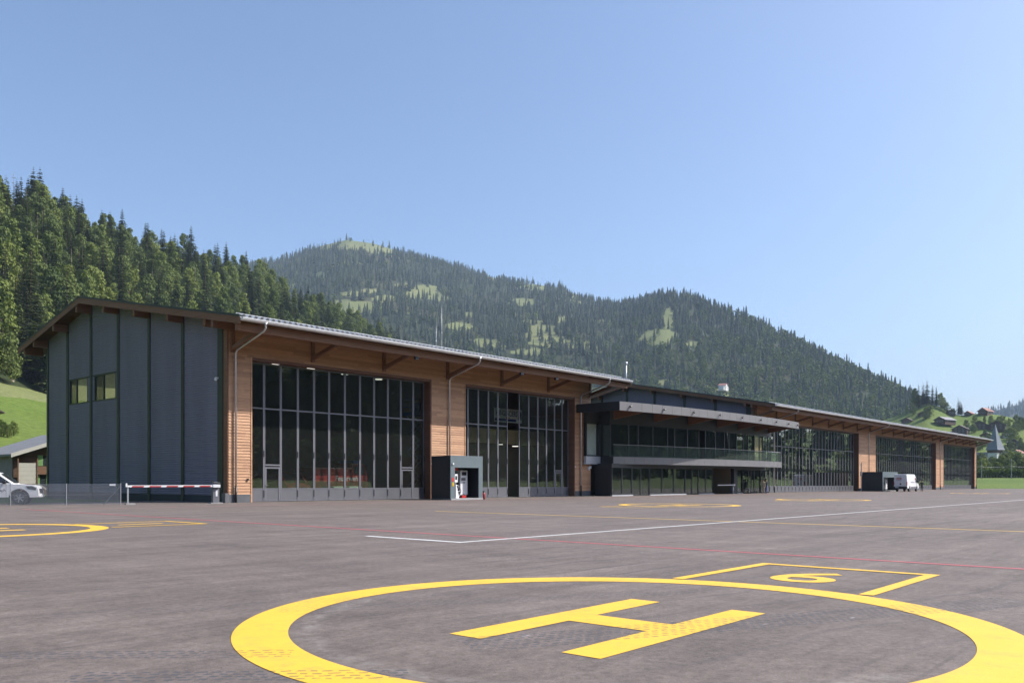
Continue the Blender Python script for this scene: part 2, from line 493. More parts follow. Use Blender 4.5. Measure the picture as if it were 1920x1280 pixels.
M['gutter'] = paint('gutter_zinc', (0.80, 0.80, 0.81), 0.38, 0.1, var=0.05, scale=3)
M['frame'] = paint('door_frame_grey', (0.165, 0.165, 0.185), 0.45, 0.1, var=0.05, scale=1)
M['kick'] = paint('kick_panel', (0.135, 0.135, 0.15), 0.5, 0.1, var=0.05)
M['black'] = paint('black_steel', (0.022, 0.023, 0.027), 0.45, 0.0, var=0.08)
M['charcoal'] = paint('charcoal_panel', (0.036, 0.037, 0.042), 0.5, 0.2, var=0.07)
M['fascia'] = paint('fascia_metal', (0.205, 0.198, 0.203), 0.45, 0.2, var=0.04, scale=0.5)
M['spandrel'] = paint('spandrel_metal', (0.52, 0.53, 0.56), 0.45, 0.2, var=0.03)
M['white'] = paint('white_lacquer', (0.78, 0.78, 0.78), 0.35, var=0.02)
M['offwhite'] = paint('white_render', (0.70, 0.69, 0.66), 0.85, var=0.06, scale=0.8)
M['red'] = paint('red_lacquer', (0.42, 0.02, 0.02), 0.35, var=0.05)
M['rubber'] = paint('rubber', (0.02, 0.02, 0.021), 0.75, var=0.15)
M['teal_steel'] = paint('shelter_frame_steel', (0.15, 0.185, 0.20), 0.45, 0.2, var=0.05)
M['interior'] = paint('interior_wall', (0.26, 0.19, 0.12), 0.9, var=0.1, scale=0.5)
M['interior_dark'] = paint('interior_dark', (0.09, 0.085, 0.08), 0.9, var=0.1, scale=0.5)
M['interior_floor'] = paint('interior_floor', (0.16, 0.16, 0.155), 0.5, var=0.1, scale=0.7)
M['osb'] = paint('pale_board', (0.52, 0.38, 0.20), 0.8, var=0.1)
M['glass'] = glass('door_glass', (0.74, 0.78, 0.75), 1.75, wob=0.16)
M['glass_far'] = glass('hangar_glass_silvered', (0.42, 0.48, 0.47), 2.7, wob=0.10)
M['glass_t'] = glass('terminal_glass', (0.66, 0.70, 0.70), 1.7, wob=0.2)
M['rail_glass'] = glass('rail_glass', (0.76, 0.90, 0.84), 1.75, dust=0.05)
M['glass_g'] = glass('gable_glass', (0.5, 0.55, 0.5), 6.0, wob=0.1, dust=0.01)
M['glass_clear'] = glass('clear_glass', (0.92, 0.96, 0.94), 1.45, dust=0.02)
M['car_glass'] = glass('vehicle_glass', (0.18, 0.22, 0.24), 1.6)
M['galv'] = paint('galvanised', (0.42, 0.43, 0.45), 0.45, 0.5, var=0.06)
M['lamp'] = emit('ceiling_lamp', (0.95, 0.9, 0.8), 1.0)
M['dwood'] = timber('weathered_timber', (0.11, 0.056, 0.03), (0.055, 0.03, 0.018), pitch=0.16)
M['mwood'] = timber('brown_chalet_timber', (0.19, 0.095, 0.05), (0.10, 0.052, 0.03), pitch=0.2)
M['shutter'] = paint('green_shutter', (0.13, 0.26, 0.08), 0.6)
M['fabric'] = paint('beige_awning', (0.42, 0.40, 0.35), 0.9, var=0.06, scale=2)
M['sheet'] = paint('grey_sheet', (0.25, 0.22, 0.26), 0.6, 0.0, var=0.08, scale=2)
M['slate'] = paint('grey_roof', (0.20, 0.20, 0.21), 0.7, var=0.12, scale=1.2, bump=0.3, bscale=6)
M['broof'] = paint('brown_roof', (0.115, 0.085, 0.072), 0.8, var=0.18, scale=1.2, bump=0.3, bscale=6)
M['rroof'] = paint('red_roof', (0.30, 0.13, 0.10), 0.75, var=0.18, scale=1.2, bump=0.3, bscale=6)
M['shingle'] = paint('spire_shingle', (0.16, 0.18, 0.21), 0.6, var=0.12, scale=2.0, bump=0.3, bscale=5)
M['window'] = paint('dark_window', (0.03, 0.035, 0.04), 0.15, var=0.02)
M['bark'] = paint('bark', (0.12, 0.085, 0.06), 0.9, var=0.25, scale=3, bump=0.4, bscale=10)
M['palebark'] = paint('pale_bark', (0.30, 0.26, 0.21), 0.9, var=0.25, scale=3)
M['spruce'] = foliage('spruce_needles', (0.038, 0.054, 0.028), (0.12, 0.14, 0.06), 0.18)
M['larch'] = foliage('larch_needles', (0.085, 0.115, 0.035), (0.15, 0.175, 0.06), 0.3)
M['leaf'] = foliage('broad_leaves', (0.085, 0.122, 0.028), (0.24, 0.275, 0.07), 0.22)
M['leaf_d'] = foliage('dark_leaves', (0.06, 0.092, 0.026), (0.165, 0.20, 0.056), 0.22)
M['far_spruce'] = foliage('far_spruce', (0.024, 0.040, 0.026), (0.100, 0.120, 0.062), 0.12, 0.75)
M['far_leaf'] = foliage('far_leaves', (0.075, 0.115, 0.036), (0.18, 0.215, 0.075), 0.3, 0.75)
M['dead'] = paint('dead_wood', (0.30, 0.25, 0.19), 0.9, var=0.2)
M['meadow'] = grass_mat('meadow_grass', (0.085, 0.135, 0.022), (0.135, 0.185, 0.036), (0.155, 0.165, 0.05))
M['pasture'] = grass_mat('alp_grass', (0.14, 0.165, 0.060), (0.20, 0.21, 0.085), (0.24, 0.21, 0.10), 0.006)
M['floor_wood'] = grass_mat('forest_floor', (0.022, 0.032, 0.014), (0.045, 0.058, 0.022), (0.10, 0.085, 0.045), 0.02)
M['skin'] = paint('skin', (0.48, 0.28, 0.2), 0.6, var=0.03)
M['blue'] = paint('blue_cloth', (0.06, 0.10, 0.28), 0.8)
M['dkblue'] = paint('navy_cloth', (0.02, 0.03, 0.08), 0.8)
M['beige'] = paint('beige_cloth', (0.40, 0.34, 0.24), 0.8)
M['hair'] = paint('dark_hair', (0.03, 0.02, 0.015), 0.7)
M['bluem'] = paint('blue_machine', (0.02, 0.06, 0.22), 0.45)
M['yellowm'] = paint('yellow_machine', (0.62, 0.40, 0.03), 0.45)
M['ivory'] = paint('ivory_box', (0.60, 0.66, 0.56), 0.5)
M['dred'] = paint('dark_red_paint', (0.16, 0.015, 0.015), 0.25)
M['taill'] = paint('tail_lamp', (0.35, 0.02, 0.02), 0.2)
M['chrome'] = paint('chrome', (0.7, 0.7, 0.72), 0.15, 1.0, var=0.02)
M['printblue'] = paint('print_blue', (0.03, 0.05, 0.20), 0.7)
M['printred'] = paint('print_red', (0.50, 0.045, 0.035), 0.6)
M['printgrey'] = paint('print_grey', (0.14, 0.14, 0.15), 0.6)
M['solar'] = paint('solar_glass', (0.03, 0.10, 0.16), 0.2)

# ------------------------------------------------------------------ ground: meadow sheet, apron, markings
def build_meadow():
    mb = MB()
    rs = [0, 20, 40, 60, 80, 100, 125, 150, 180, 210, 240, 270, 300, 330, 360, 400, 460, 540, 700, 1000, 1600, 2600, 5000, 9000]
    n = 96
    mb.v.append((0, 0, -0.25))
    for r in rs[1:]:
        for j in range(n):
            a = 2 * pi * j / n
            x, y = r * sin(a), r * cos(a)
            s, b = SB(x, y)
            z = -KS * max(-60, min(s, 215)) - 0.10
            far = sstep(r, 230, 380)
            z = z * (1 - far) + far * (1.9 + 0.25 * fbm(x, y, 60))
            if s > 199 and b < 0.3:
                z += 0.25
            if b > 51.5: z += 0.12 + 0.02 * (b - 51.5)
            z += 0.3 * far * fbm(x, y, 90)
            mb.v.append((x, y, z))
    for j in range(n):
        mb.f.append((0, 1 + (j + 1) % n, 1 + j)); mb.m.append(0)
    for i in range(len(rs) - 2):
        for j in range(n):
            a, b = 1 + i * n + j, 1 + i * n + (j + 1) % n
            mb.f.append((a, b, b + n, a + n)); mb.m.append(0)
    o = mb.build('meadow', M['meadow'], smooth=True)
    props(o, 'green valley meadow around the apron', None, None, 'structure')
build_meadow()

apron_mb = MB()
ss = [-110, -90, -60] + [x for x in range(-50, 200, 10)] + [197.9, 198.0, 215, 260, 340]
for a, b in zip(ss, ss[1:]):
    lo = -7.5 if b <= 0 else (-0.45 if b <= 198 else 0.4)
    for c, d in zip([lo, 2, 10, 20, 30, 40], [2, 10, 20, 30, 40, 51.5]):
        apron_mb.quad(W(a, c, gz(a)), W(a, d, gz(a)), W(b, d, gz(b)), W(b, c, gz(b)))
apron = apron_mb.build('apron', M['asphalt'])
props(apron, 'worn grey-brown asphalt apron with painted helipad markings', None, None, 'structure')

def flat(mb, pts, h):
    vs = [W(s, b, gz(s) + h) for s, b in pts]
    mb.add(vs, [tuple(range(len(vs)))])

def rect(mb, s0, s1, b0, b1, h):
    n = max(1, int((s1 - s0) / 12))
    for i in range(n):
        a, c = s0 + (s1 - s0) * i / n, s0 + (s1 - s0) * (i + 1) / n
        flat(mb, [(a, b0), (a, b1), (c, b1), (c, b0)], h)

def helipad(cs, cb, number=None, seg=128, frame=None):
    mb = MB()
    ro, ri = 3.47, 3.01
    for i in range(seg):
        t0, t1 = 2 * pi * i / seg, 2 * pi * (i + 1) / seg
        flat(mb, [(cs + ri * cos(t0), cb + ri * sin(t0)), (cs + ro * cos(t0), cb + ro * sin(t0)), (cs + ro * cos(t1), cb + ro * sin(t1)), (cs + ri * cos(t1), cb + ri * sin(t1))], 0.004)
    ring = mb.build('helipad_ring', M['yellow'], apron)
    h = MB()
    hs, hb = cs - 0.18, cb + 0.16
    rect(h, hs - 1.43, hs + 1.43, hb - 0.78, hb - 0.42, 0.004)
    rect(h, hs - 1.43, hs + 1.43, hb + 0.42, hb + 0.78, 0.004)
    rect(h, hs - 0.21, hs + 0.24, hb - 0.42, hb + 0.42, 0.004)
    h.build('letter_h', M['yellow'], ring)
    if frame:
        fr = MB()
        d = 1 if frame > 0 else -1
        def fre(s0, s1, b0, b1):
            a, c = cs + d * s0, cs + d * s1
            rect(fr, min(a, c), max(a, c), b0, b1, 0.007)
        w = 0.17
        fre(3.32, 6.22, cb - 1.30, cb - 1.30 + w); fre(3.32, 6.22, cb + 1.32 - w, cb + 1.32); fre(6.22 - w, 6.22, cb - 1.30 + w, cb + 1.32 - w)
        fr.build('number_frame', M['yellow'], ring)
    if number:
        me = text_mesh('painted_number', number, 1.9, M['yellow'], bold=0.02)
        xs = [v.co.x for v in me.vertices]; ys = [v.co.y for v in me.vertices]
        mx, my = (min(xs) + max(xs)) / 2, (min(ys) + max(ys)) / 2
        ky = 1.36 / (max(ys) - min(ys)); kx = (0.86 / (max(xs) - min(xs))) if number == '6' else ky
        for v in me.vertices:
            s = cs + 4.72 + (v.co.y - my) * ky; b = cb + 0.04 + (v.co.x - mx) * kx
            v.co = W(s, b, gz(s) + 0.005)
        link('painted_number', me, ring)
    return ring

helipad(-21.02, 42.17, '6', 160, 1)
helipad(-20.45, 21.5, '1', 128, 1)
helipad(15.4, 22.3, None, 96, -1)
helipad(36.9, 22.6, None, 96, -1)
helipad(94.2, 21.6, None, 96, -1)
helipad(20.9, 42.2, None, 96, None)
def line(name, mat, s0, s1, b0, b1, h):
    mb = MB(); rect(mb, s0, s1, b0, b1, h); return mb.build(name, mat, apron)
wl = line('white_line', M['white_line'], -14.65, 150, 33.94, 34.06, 0.004)
line('white_line_end', M['white_line'], -14.80, -14.65, 30.9, 34.07, 0.004)
line('red_line', M['red_line'], -13.1, -12.97, 4.5, 33.9, 0.004)
line('red_line', M['red_line'], -13.1, -12.97, 34.1, 51.4, 0.004)
line('red_line', M['red_line'], -13.0, 150, 6.15, 6.25, 0.004)
line('yellow_line', M['yellow_line'], -1.66, -1.50, 19.7, 33.9, 0.004)
line('yellow_line', M['yellow_line'], -1.66, -1.50, 34.1, 51.4, 0.004)

# ------------------------------------------------------------------ terrain
def azp(px): return math.degrees(math.atan((px - CX) / F_PX))
def tanr(px, y): return (YH - y) / F_PX * cos(radians(azp(px)))
def crest_table(pairs, extra_lo=(), extra_hi=()):
    return list(extra_lo) + [(azp(p), tanr(p, y)) for p, y in pairs] + list(extra_hi)

class Hill:
    def __init__(self, crest, R0, R1, tree_h, prof, amp, seed):
        self.crest, self.R0, self.R1, self.th, self.prof, self.amp, self.seed = crest, R0, R1, tree_h, prof, amp, seed
    def rz(self, az, u):
        r0, r1 = lerp_table(self.R0, az), lerp_table(self.R1, az)
        zc = HC + lerp_table(self.crest, az) * r1 - self.th
        r = r0 + (r1 - r0) * u
        if u <= 1:
            z = -1.0 + (zc + 1.0) * self.prof(u)
        else:
            z = zc - (u - 1) * (r1 - r0) * 0.35
        a = radians(az); x, y = r * sin(a), r * cos(a)
        k = 4 * u * (1 - u) if u < 1 else 0
        z += self.amp * max(k, 0) * fbm(x + self.seed * 991, y, self.amp * 9, 4)
        return Vector((x, y, z))
    def build(self, name, label, a0, a1, na, us, mats, pick):
        mb = MB(); nu = len(us)
        for i in range(na + 1):
            az = a0 + (a1 - a0) * i / na
            for u in us: mb.v.append(tuple(self.rz(az, u)))
        for i in range(na):
            az = a0 + (a1 - a0) * (i + 0.5) / na
            for j in range(nu - 1):
                p = i * nu + j
                mb.f.append((p, p + nu, p + nu + 1, p + 1)); mb.m.append(pick(az, (us[j] + us[j + 1]) / 2))
        o = mb.build(name, mats, smooth=True)
        return props(o, label, None, None, 'structure')

def lin(n, hi=1.0): return [hi * i / n for i in range(n + 1)]

near_hill = Hill(crest_table([(-100, 262), (0, 318), (50, 345), (130, 388), (200, 415), (300, 447), (400, 470), (480, 498), (560, 533), (640, 576), (700, 608), (760, 636), (850, 685), (950, 745), (1100, 820)],
                             [(-130, 0.30), (-60, 0.33)]),
                 [(-130, 75), (-31, 104), (-9, 135), (5, 190)], [(-130, 400), (-31, 480), (-18, 640), (-7, 900), (5, 1150)], 16,
                 lambda u: 0.215 * (u / 0.44) ** 1.15 if u < 0.44 else 0.215 + 0.785 * ((u - 0.44) / 0.56), 5.0, 1)
near_hill.build('wooded_hill', 'wooded hillside with green pasture at its foot behind the hangar', -130, azp(1100), 150, lin(44, 1.25), [M['meadow'], M['pasture'], M['floor_wood']],
                lambda az, u: 0 if u < 0.335 else (1 if u < 0.43 else 2))

MID = [(330, 505), (430, 492), (480, 484), (520, 478), (570, 464), (600, 449), (650, 437), (700, 444), (760, 462), (830, 481), (900, 502), (960, 516), (1000, 520), (1050, 527), (1085, 541), (1120, 552), (1160, 558), (1200, 549), (1250, 541), (1290, 544), (1330, 560), (1400, 580), (1480, 615), (1550, 650), (1620, 685), (1680, 712), (1740, 742), (1780, 768), (1810, 800), (1850, 840)]
mid_hill = Hill(crest_table(MID), [(-25, 1000), (4, 920), (18, 930), (29, 930)], [(-25, 2700), (3, 2550), (10, 2000), (18, 1750), (27, 1500), (30, 1450)], 20,
                lambda u: 0.97 * u ** 0.9 + 0.03 * u, 70.0, 2)
CLEAR = [(655, 460, 58, 10), (715, 468, 36, 7), (606, 462, 20, 6), (1010, 538, 30, 5), (940, 508, 24, 5), (800, 540, 22, 5), (720, 560, 22, 6), (1060, 600, 16, 5), (792, 553, 32, 8), (660, 551, 24, 5), (930, 520, 22, 4), (1085, 550, 24, 9), (1140, 553, 18, 6), (1238, 632, 34, 15), (1252, 600, 9, 24), (905, 642, 28, 8), (978, 566, 22, 6), (860, 612, 24, 8), (600, 518, 10, 8), (992, 660, 30, 7),
         (1245, 716, 16, 5), (690, 545, 14, 4), (1298, 645, 12, 5), (880, 590, 12, 4), (755, 535, 12, 4), (1000, 590, 12, 4), (830, 560, 12, 4), (1355, 738, 16, 9), (1500, 700, 10, 4), (1635, 720, 12, 4)]

def in_clear(p, k=1.0):
    sx, sy = project(p)
    e = fbm(p.x, p.y, 130, 3)
    return any(((sx - cx) / rx) ** 2 + ((sy - cy) / ry) ** 2 < k * (1 + 0.9 * e) for cx, cy, rx, ry in CLEAR)
def mid_open(p):
    sx, sy = project(p); e = fbm(p.x, p.y, 130, 3)
    return in_clear(p, 1.25) or (sx < 1150 and sy > 540 and e > 0.20) or e > 0.36
mid_hill.build('mountain', 'forested mountain with pale clearings rising behind the hangars', azp(330), azp(1850), 300, lin(120, 1.15), [M['pasture'], M['floor_wood']],
               lambda az, u: 0 if mid_open(mid_hill.rz(az, u)) else 1)

green_hill = Hill(crest_table([(1500, 835), (1600, 806), (1650, 790), (1690, 776), (1740, 756), (1765, 764), (1790, 777), (1815, 777), (1840, 773), (1880, 778), (1920, 787), (2000, 792)], (), [(36.5, 0.06)]),
                  [(18, 330), (36.5, 360)], [(18, 820), (36.5, 880)], 0, lambda u: u ** 2.7, 4.0, 3)
green_hill.build('green_hill', 'bright green pasture hill above the village', azp(1500), 36.5, 60, lin(30, 1.3), [M['meadow'], M['pasture']], lambda az, u: 0)

far_ridge = Hill(crest_table([(1450, 812), (1780, 792), (1800, 784), (1850, 766), (1880, 757), (1920, 747), (2000, 728), (2200, 700)], (), [(50, 0.10), (60, 0.05)]),
                 [(15, 2300), (60, 2300)], [(15, 4300), (60, 4300)], 18, lambda u: u, 80, 4)
far_ridge.build('far_ridge', 'distant blue wooded ridge at the right', azp(1450), 60, 50, lin(20, 1.1), [M['floor_wood']], lambda az, u: 0)

opp_hill = Hill([(36, 0.07), (50, 0.085), (56, 0.08), (61, 0.042), (68, 0.06), (78, 0.15), (90, 0.23), (120, 0.25), (150, 0.2), (175, 0.1)],
                [(36, 330), (57, 300), (62, 180), (72, 150), (85, 150), (175, 140)], [(36, 1000), (70, 1000), (90, 700), (175, 600)], 18, lambda u: u ** 1.15, 14, 5)
opp_hill.build('valley_side', 'wooded valley side opposite the hangars', 36, 175, 90, lin(24, 1.2), [M['meadow'], M['floor_wood']],
               lambda az, u: 1 if (az > 60 and u > 0.02) else 0)

# ------------------------------------------------------------------ trees
def conifer(seed, h=24.0, rad=3.3, levels=26, per=8, droop=0.35, bare=0.08, mat=None, thin=1.0):
    r = random.Random(seed); cr, tk = MB(), MB()
    lean = (r.uniform(-.3, .3), r.uniform(-.3, .3))
    def ctr(z): return Vector((lean[0] * z / h, lean[1] * z / h, z))
    tk.tube([ctr(h * k / 5) - Vector((0, 0, 0.8 if k == 0 else 0)) for k in range(6)], 0.32 * h / 24, 6, r2=0.03)
    for i in range(levels):
        q = (i + r.uniform(-.3, .3)) / (levels - 1); q = max(0, min(1, q))
        z = h * (bare + (0.985 - bare) * q)
        rr = rad * (1 - q) ** 0.75 * r.uniform(0.7, 1.2) + 0.25
        if q < 0.12: rr *= 0.75 + 2 * q
        n = max(4, int(per * (1 - 0.4 * q)))
        a0 = r.uniform(0, 6.28)
        for j in range(n):
            if r.random() > thin: continue
            a = a0 + 2 * pi * j / n + r.uniform(-.25, .25)
            L = rr * r.uniform(0.65, 1.2)
            d = Vector((cos(a), sin(a), 0)); sdv = Vector((-sin(a), cos(a), 0)); c = ctr(z)
            dz = droop * L
            w = 0.30 * L + 0.16
            p0 = c + Vector((0, 0, 0.12 * L)); p1 = c + d * L * 0.5 + Vector((0, 0, 0.05 * L - dz * 0.3)); p2 = c + d * L + Vector((0, 0, -dz * 0.8))
            cr.add([p0, p1 + sdv * w * 0.55 - Vector((0, 0, .12 * w)), p2, p1 - sdv * w * 0.55 - Vector((0, 0, .12 * w))], [(0, 1, 2, 3)])
            for k in range(5):                                         # hanging side sprays
                t = 0.3 + 0.16 * k; b = c + d * L * t + Vector((0, 0, 0.08 * L - dz * t * 0.8)); sg = 1 if k % 2 else -1
                l2 = w * r.uniform(0.7, 1.15) * (1.15 - 0.5 * t)
                cr.add([b - d * 0.12 * L, b + d * 0.12 * L, b + sdv * sg * l2 + d * 0.18 * L - Vector((0, 0, 0.5 * l2))], [(0, 1, 2)])
    return cr, tk

def broadleaf(seed, h=19.0, w=6.0, lobes=15, leaves=130, size=0.75, base=0.2):
    r = random.Random(seed); cr, tk = MB(), MB()
    tk.tube([(0, 0, -0.8), (r.uniform(-.2, .2), r.uniform(-.2, .2), h * 0.3), (r.uniform(-.4, .4), r.uniform(-.4, .4), h * 0.75)], 0.34, 6, r2=0.08)
    for k in range(lobes):
        q = (k + 0.5) / lobes
        zz = h * (base + (0.9 - base) * q)
        env = w * (sin(pi * min(1, (0.18 + 0.82 * q)) ** 1.0) ** 0.6) * 0.62
        a = k * 2.4 + r.uniform(-.5, .5)
        c = Vector((cos(a) * env * r.uniform(.4, .95), sin(a) * env * r.uniform(.4, .95), zz))
        lr = w * r.uniform(0.26, 0.44) * (1.05 - 0.35 * q)
        tk.tube([(0, 0, max(h * .15, zz * 0.6)), tuple(c)], 0.1, 4, r2=0.03, caps=False)
        for i in range(leaves):
            n = Vector((r.gauss(0, 1), r.gauss(0, 1), r.gauss(0.25, 1))).normalized()
            p = c + Vector((n.x, n.y, n.z * 0.8)) * lr * r.uniform(0.72, 1.12)
            t = (n + Vector((r.uniform(-.8, .8), r.uniform(-.8, .8), r.uniform(-.4, .9)))).normalized()
            u = t.cross(Vector((r.uniform(-1, 1), r.uniform(-1, 1), r.uniform(-1, 1)))).normalized(); v = t.cross(u)
            sz = size * r.uniform(0.6, 1.2)
            cr.add([p - u * sz * .5, p + v * sz * .38, p + u * sz * .5, p - v * sz * .38], [(0, 1, 2, 3)])
    return cr, tk

def far_conifer(seed, h=24.0, rad=3.0, tiers=8):
    r = random.Random(seed); mb = MB()
    for i in range(tiers):
        q = i / tiers
        zt = h * (0.08 + 0.92 * (q + 1.35 / tiers)); zt = min(zt, h); zb = h * (0.06 + 0.9 * q)
        rr = rad * (1 - q) ** 0.8 * r.uniform(0.85, 1.15) + 0.15
        n = 12; a0 = r.uniform(0, 6)
        vs = [(r.uniform(-.1, .1), r.uniform(-.1, .1), zt)]
        for j in range(n):
            k = (1.0 if j % 2 else 0.55) * r.uniform(0.8, 1.2) * rr; a = a0 + 2 * pi * j / n
            vs.append((cos(a) * k, sin(a) * k, zb - (0.6 if j % 2 else -0.4) * r.uniform(.5, 1.2)))
        mb.add(vs, [(0, 1 + j, 1 + (j + 1) % n) for j in range(n)])
    return mb

TV = {}            # tree variants: name -> list of (crown mesh, trunk mesh, height)
def variant(kind, cr, tk, h, cm, tm):
    TV.setdefault(kind, []).append((cr.mesh(kind + '_crown', cm), tk.mesh(kind + '_trunk', tm, True), h))
for sd_ in range(5):
    cr, tk = conifer(100 + sd_, 26, 3.9 + 0.3 * (sd_ % 3), 30, 11, 0.3 + 0.06 * sd_, bare=0.04 + 0.02 * sd_)
    variant('spruce', cr, tk, 26, M['spruce'], M['bark'])
for sd_ in range(2):
    cr, tk = conifer(150 + sd_, 24, 3.4, 22, 8, 0.15, bare=0.28, thin=0.75)
    variant('larch', cr, tk, 24, M['larch'], M['palebark'])
for sd_ in range(4):
    cr, tk = broadleaf(200 + sd_, 20, 6.0 + 0.5 * sd_, 17, 150, 0.8, base=0.16)
    variant('beech', cr, tk, 20, M['leaf'] if sd_ % 2 == 0 else M['leaf_d'], M['bark'])
for sd_ in range(3):
    cr, tk = broadleaf(260 + sd_, 11, 5.2, 13, 130, 0.62, base=0.10)
    variant('round_tree', cr, tk, 11, M['leaf_d'] if sd_ != 1 else M['leaf'], M['bark'])
cr, tk = conifer(181, 25, 2.6, 24, 6, 0.3, bare=0.15, thin=0.5)
variant('dead_spruce', cr, tk, 25, M['dead'], M['dead'])

def place_tree(kind, vi, p, h, rz, name, label, group, cat='tree'):
    cm, tm, h0 = TV[kind][vi % len(TV[kind])]
    k = h / h0
    t = thing(name, label, cat, p, rz, group)
    q = 0.82 if kind == 'beech' else 1.0
    t.scale = (k * q, k * q, k)
    link('crown', cm, t); link('trunk', tm, t)
    return t

# hidden sources for the far woods (kept outside the scene, used by geometry nodes)
SRC = bpy.data.collections.new('wood_sources')
src_meshes = []
for i in range(4):
    src_meshes.append(far_conifer(300 + i, 24, 3.9 + 0.3 * (i % 3), 8).mesh('far_conifer', M['far_spruce']))
for i in range(3):
    cr, _ = broadleaf(340 + i, 17, 6.5, 7, 26, 2.6, base=0.12)
    src_meshes.append(cr.mesh('far_broadleaf', M['far_leaf']))
for k in ('spruce', 'beech', 'larch'):                                   # 7.. near-quality sources
    for cm, tm, h0 in TV[k][:3]: src_meshes.append(cm)
for i, me in enumerate(src_meshes):
    o = bpy.data.objects.new('src_%02d' % i, me); SRC.objects.link(o)

def wood(name, label, pts):
    me = bpy.data.meshes.new(name)
    me.from_pydata([tuple(p[0]) for p in pts], [], [])
    for an, ty, idx in (('rz', 'FLOAT', 2), ('vi', 'INT', 3)):
        at = me.attributes.new(an, ty, 'POINT'); at.data.foreach_set('value', [p[idx] for p in pts])
    at = me.attributes.new('sc', 'FLOAT_VECTOR', 'POINT'); at.data.foreach_set('vector', [c for p in pts for c in (p[1] * p[4], p[1] * p[4], p[1])])
    o = link(name, me)
    ng = bpy.data.node_groups.new(name, 'GeometryNodeTree')
    ng.interface.new_socket('Geometry', in_out='INPUT', socket_type='NodeSocketGeometry')
    ng.interface.new_socket('Geometry', in_out='OUTPUT', socket_type='NodeSocketGeometry')
    gi, go = ng.nodes.new('NodeGroupInput'), ng.nodes.new('NodeGroupOutput')
    ip = ng.nodes.new('GeometryNodeInstanceOnPoints'); ci = ng.nodes.new('GeometryNodeCollectionInfo')
    ci.inputs['Collection'].default_value = SRC; ci.inputs['Separate Children'].default_value = True; ci.inputs['Reset Children'].default_value = True
    def attr(n, t):
        a = ng.nodes.new('GeometryNodeInputNamedAttribute'); a.data_type = t; a.inputs['Name'].default_value = n; return a.outputs[0]
    cb = ng.nodes.new('ShaderNodeCombineXYZ')
    ng.links.new(attr('rz', 'FLOAT'), cb.inputs[2])
    ng.links.new(gi.outputs[0], ip.inputs['Points']); ng.links.new(ci.outputs[0], ip.inputs['Instance'])
    ip.inputs['Pick Instance'].default_value = True
    ng.links.new(attr('vi', 'INT'), ip.inputs['Instance Index'])
    ng.links.new(cb.outputs[0], ip.inputs['Rotation']); ng.links.new(attr('sc', 'FLOAT_VECTOR'), ip.inputs['Scale'])
    ng.links.new(ip.outputs[0], go.inputs[0])
    md = o.modifiers.new('trees', 'NODES'); md.node_group = ng
    return props(o, label, None, None, 'stuff')

# --- near wooded hill: the 300 trees that show largest are objects, the rest one wood
ROOF_LINE = [(-50, 690), (30, 660), (148, 557), (450, 592), (1183, 714), (1860, 825)]
cand = []
for i in range(1250):
    az = R.uniform(azp(-60), azp(900)); u = 0.41 + 0.62 * R.random() ** 0.85
    if i >= 1000: az = R.uniform(-125, azp(-60))
    p = near_hill.rz(az, u)
    k = R.random(); px0, py0 = project(p) if p.y > 1 else (-9999, 0)
    low = 1 - (u - 0.41) / 0.6
    bl = 0.56 + 0.35 * fbm(p.x, p.y, 90, 2)
    if k < bl: kind, h = 'beech', R.uniform(13, 28)
    elif k > 0.95: kind, h = 'larch', R.uniform(19, 26)
    else: kind, h = 'spruce', R.uniform(14, 34)
    if u > 0.95: h *= R.uniform(0.6, 1.0)
    cand.append((p, kind, h, az, u, px0, py0))
def clear_of_roof(c):
    p, kind, h, az, u, px0, py0 = c
    if p.y < 1: return 0
    t = project(p + Vector((0, 0, h)))
    if not (-20 < t[0] < 960): return 0
    roof = lerp_table(ROOF_LINE, t[0])
    vis = min(py0, roof) - t[1]
    return vis if vis > 6 else 0
cand.sort(key=lambda c: -clear_of_roof(c))
ZONES = [(70, 'above left eave'), (150, 'left of roof peak'), (230, 'right of roof peak'), (330, 'above grey gable'), (450, 'above gable corner'), (560, 'above first glazed door'), (680, 'above near eave'), (2000, 'low on hill spur')]
ORD = ['leftmost', 'second from left', 'third from left', 'fourth from left', 'fifth from left', 'sixth from left', 'seventh from left', 'eighth from left', 'ninth from left', 'tenth from left', 'eleventh from left', 'twelfth from left', 'thirteenth from left', 'fourteenth from left', 'fifteenth from left', 'sixteenth from left', 'seventeenth from left', 'eighteenth from left', 'nineteenth from left', 'twentieth from left', 'twenty-first from left', 'twenty-second from left', 'twenty-third from left', 'twenty-fourth from left']
def tree_label(kind, h, px, u):
    size = {'spruce': [(23, 'short'), (31, 'mid-sized'), (99, 'tall')], 'beech': [(20, 'small rounded'), (25, 'rounded'), (99, 'broad tall')], 'larch': [(99, 'thin')]}[kind]
    sz = next(n for lim, n in size if h < lim)
    nm = {'spruce': 'dark spruce', 'beech': 'leafy tree', 'larch': 'pale larch'}[kind]
    row = 'at forest edge' if u < 0.5 else ('on lower slope' if u < 0.68 else ('halfway up slope' if u < 0.88 else 'on skyline'))
    return f'{sz} {nm} {row} {next(n for lim, n in ZONES if px < lim)}'
def single_out(items):                     # items: (object, label, px) - things sharing a label get their place from the left
    by = {}
    for o, lab, px in items: by.setdefault(lab, []).append((px, o))
    for lab, L in by.items():
        L.sort(key=lambda q: q[0])
        for i, (px, o) in enumerate(L):
            o['label'] = lab if len(L) == 1 else f'{lab}, {ORD[min(i, len(ORD) - 1)]} of these'
named = []
rest = []
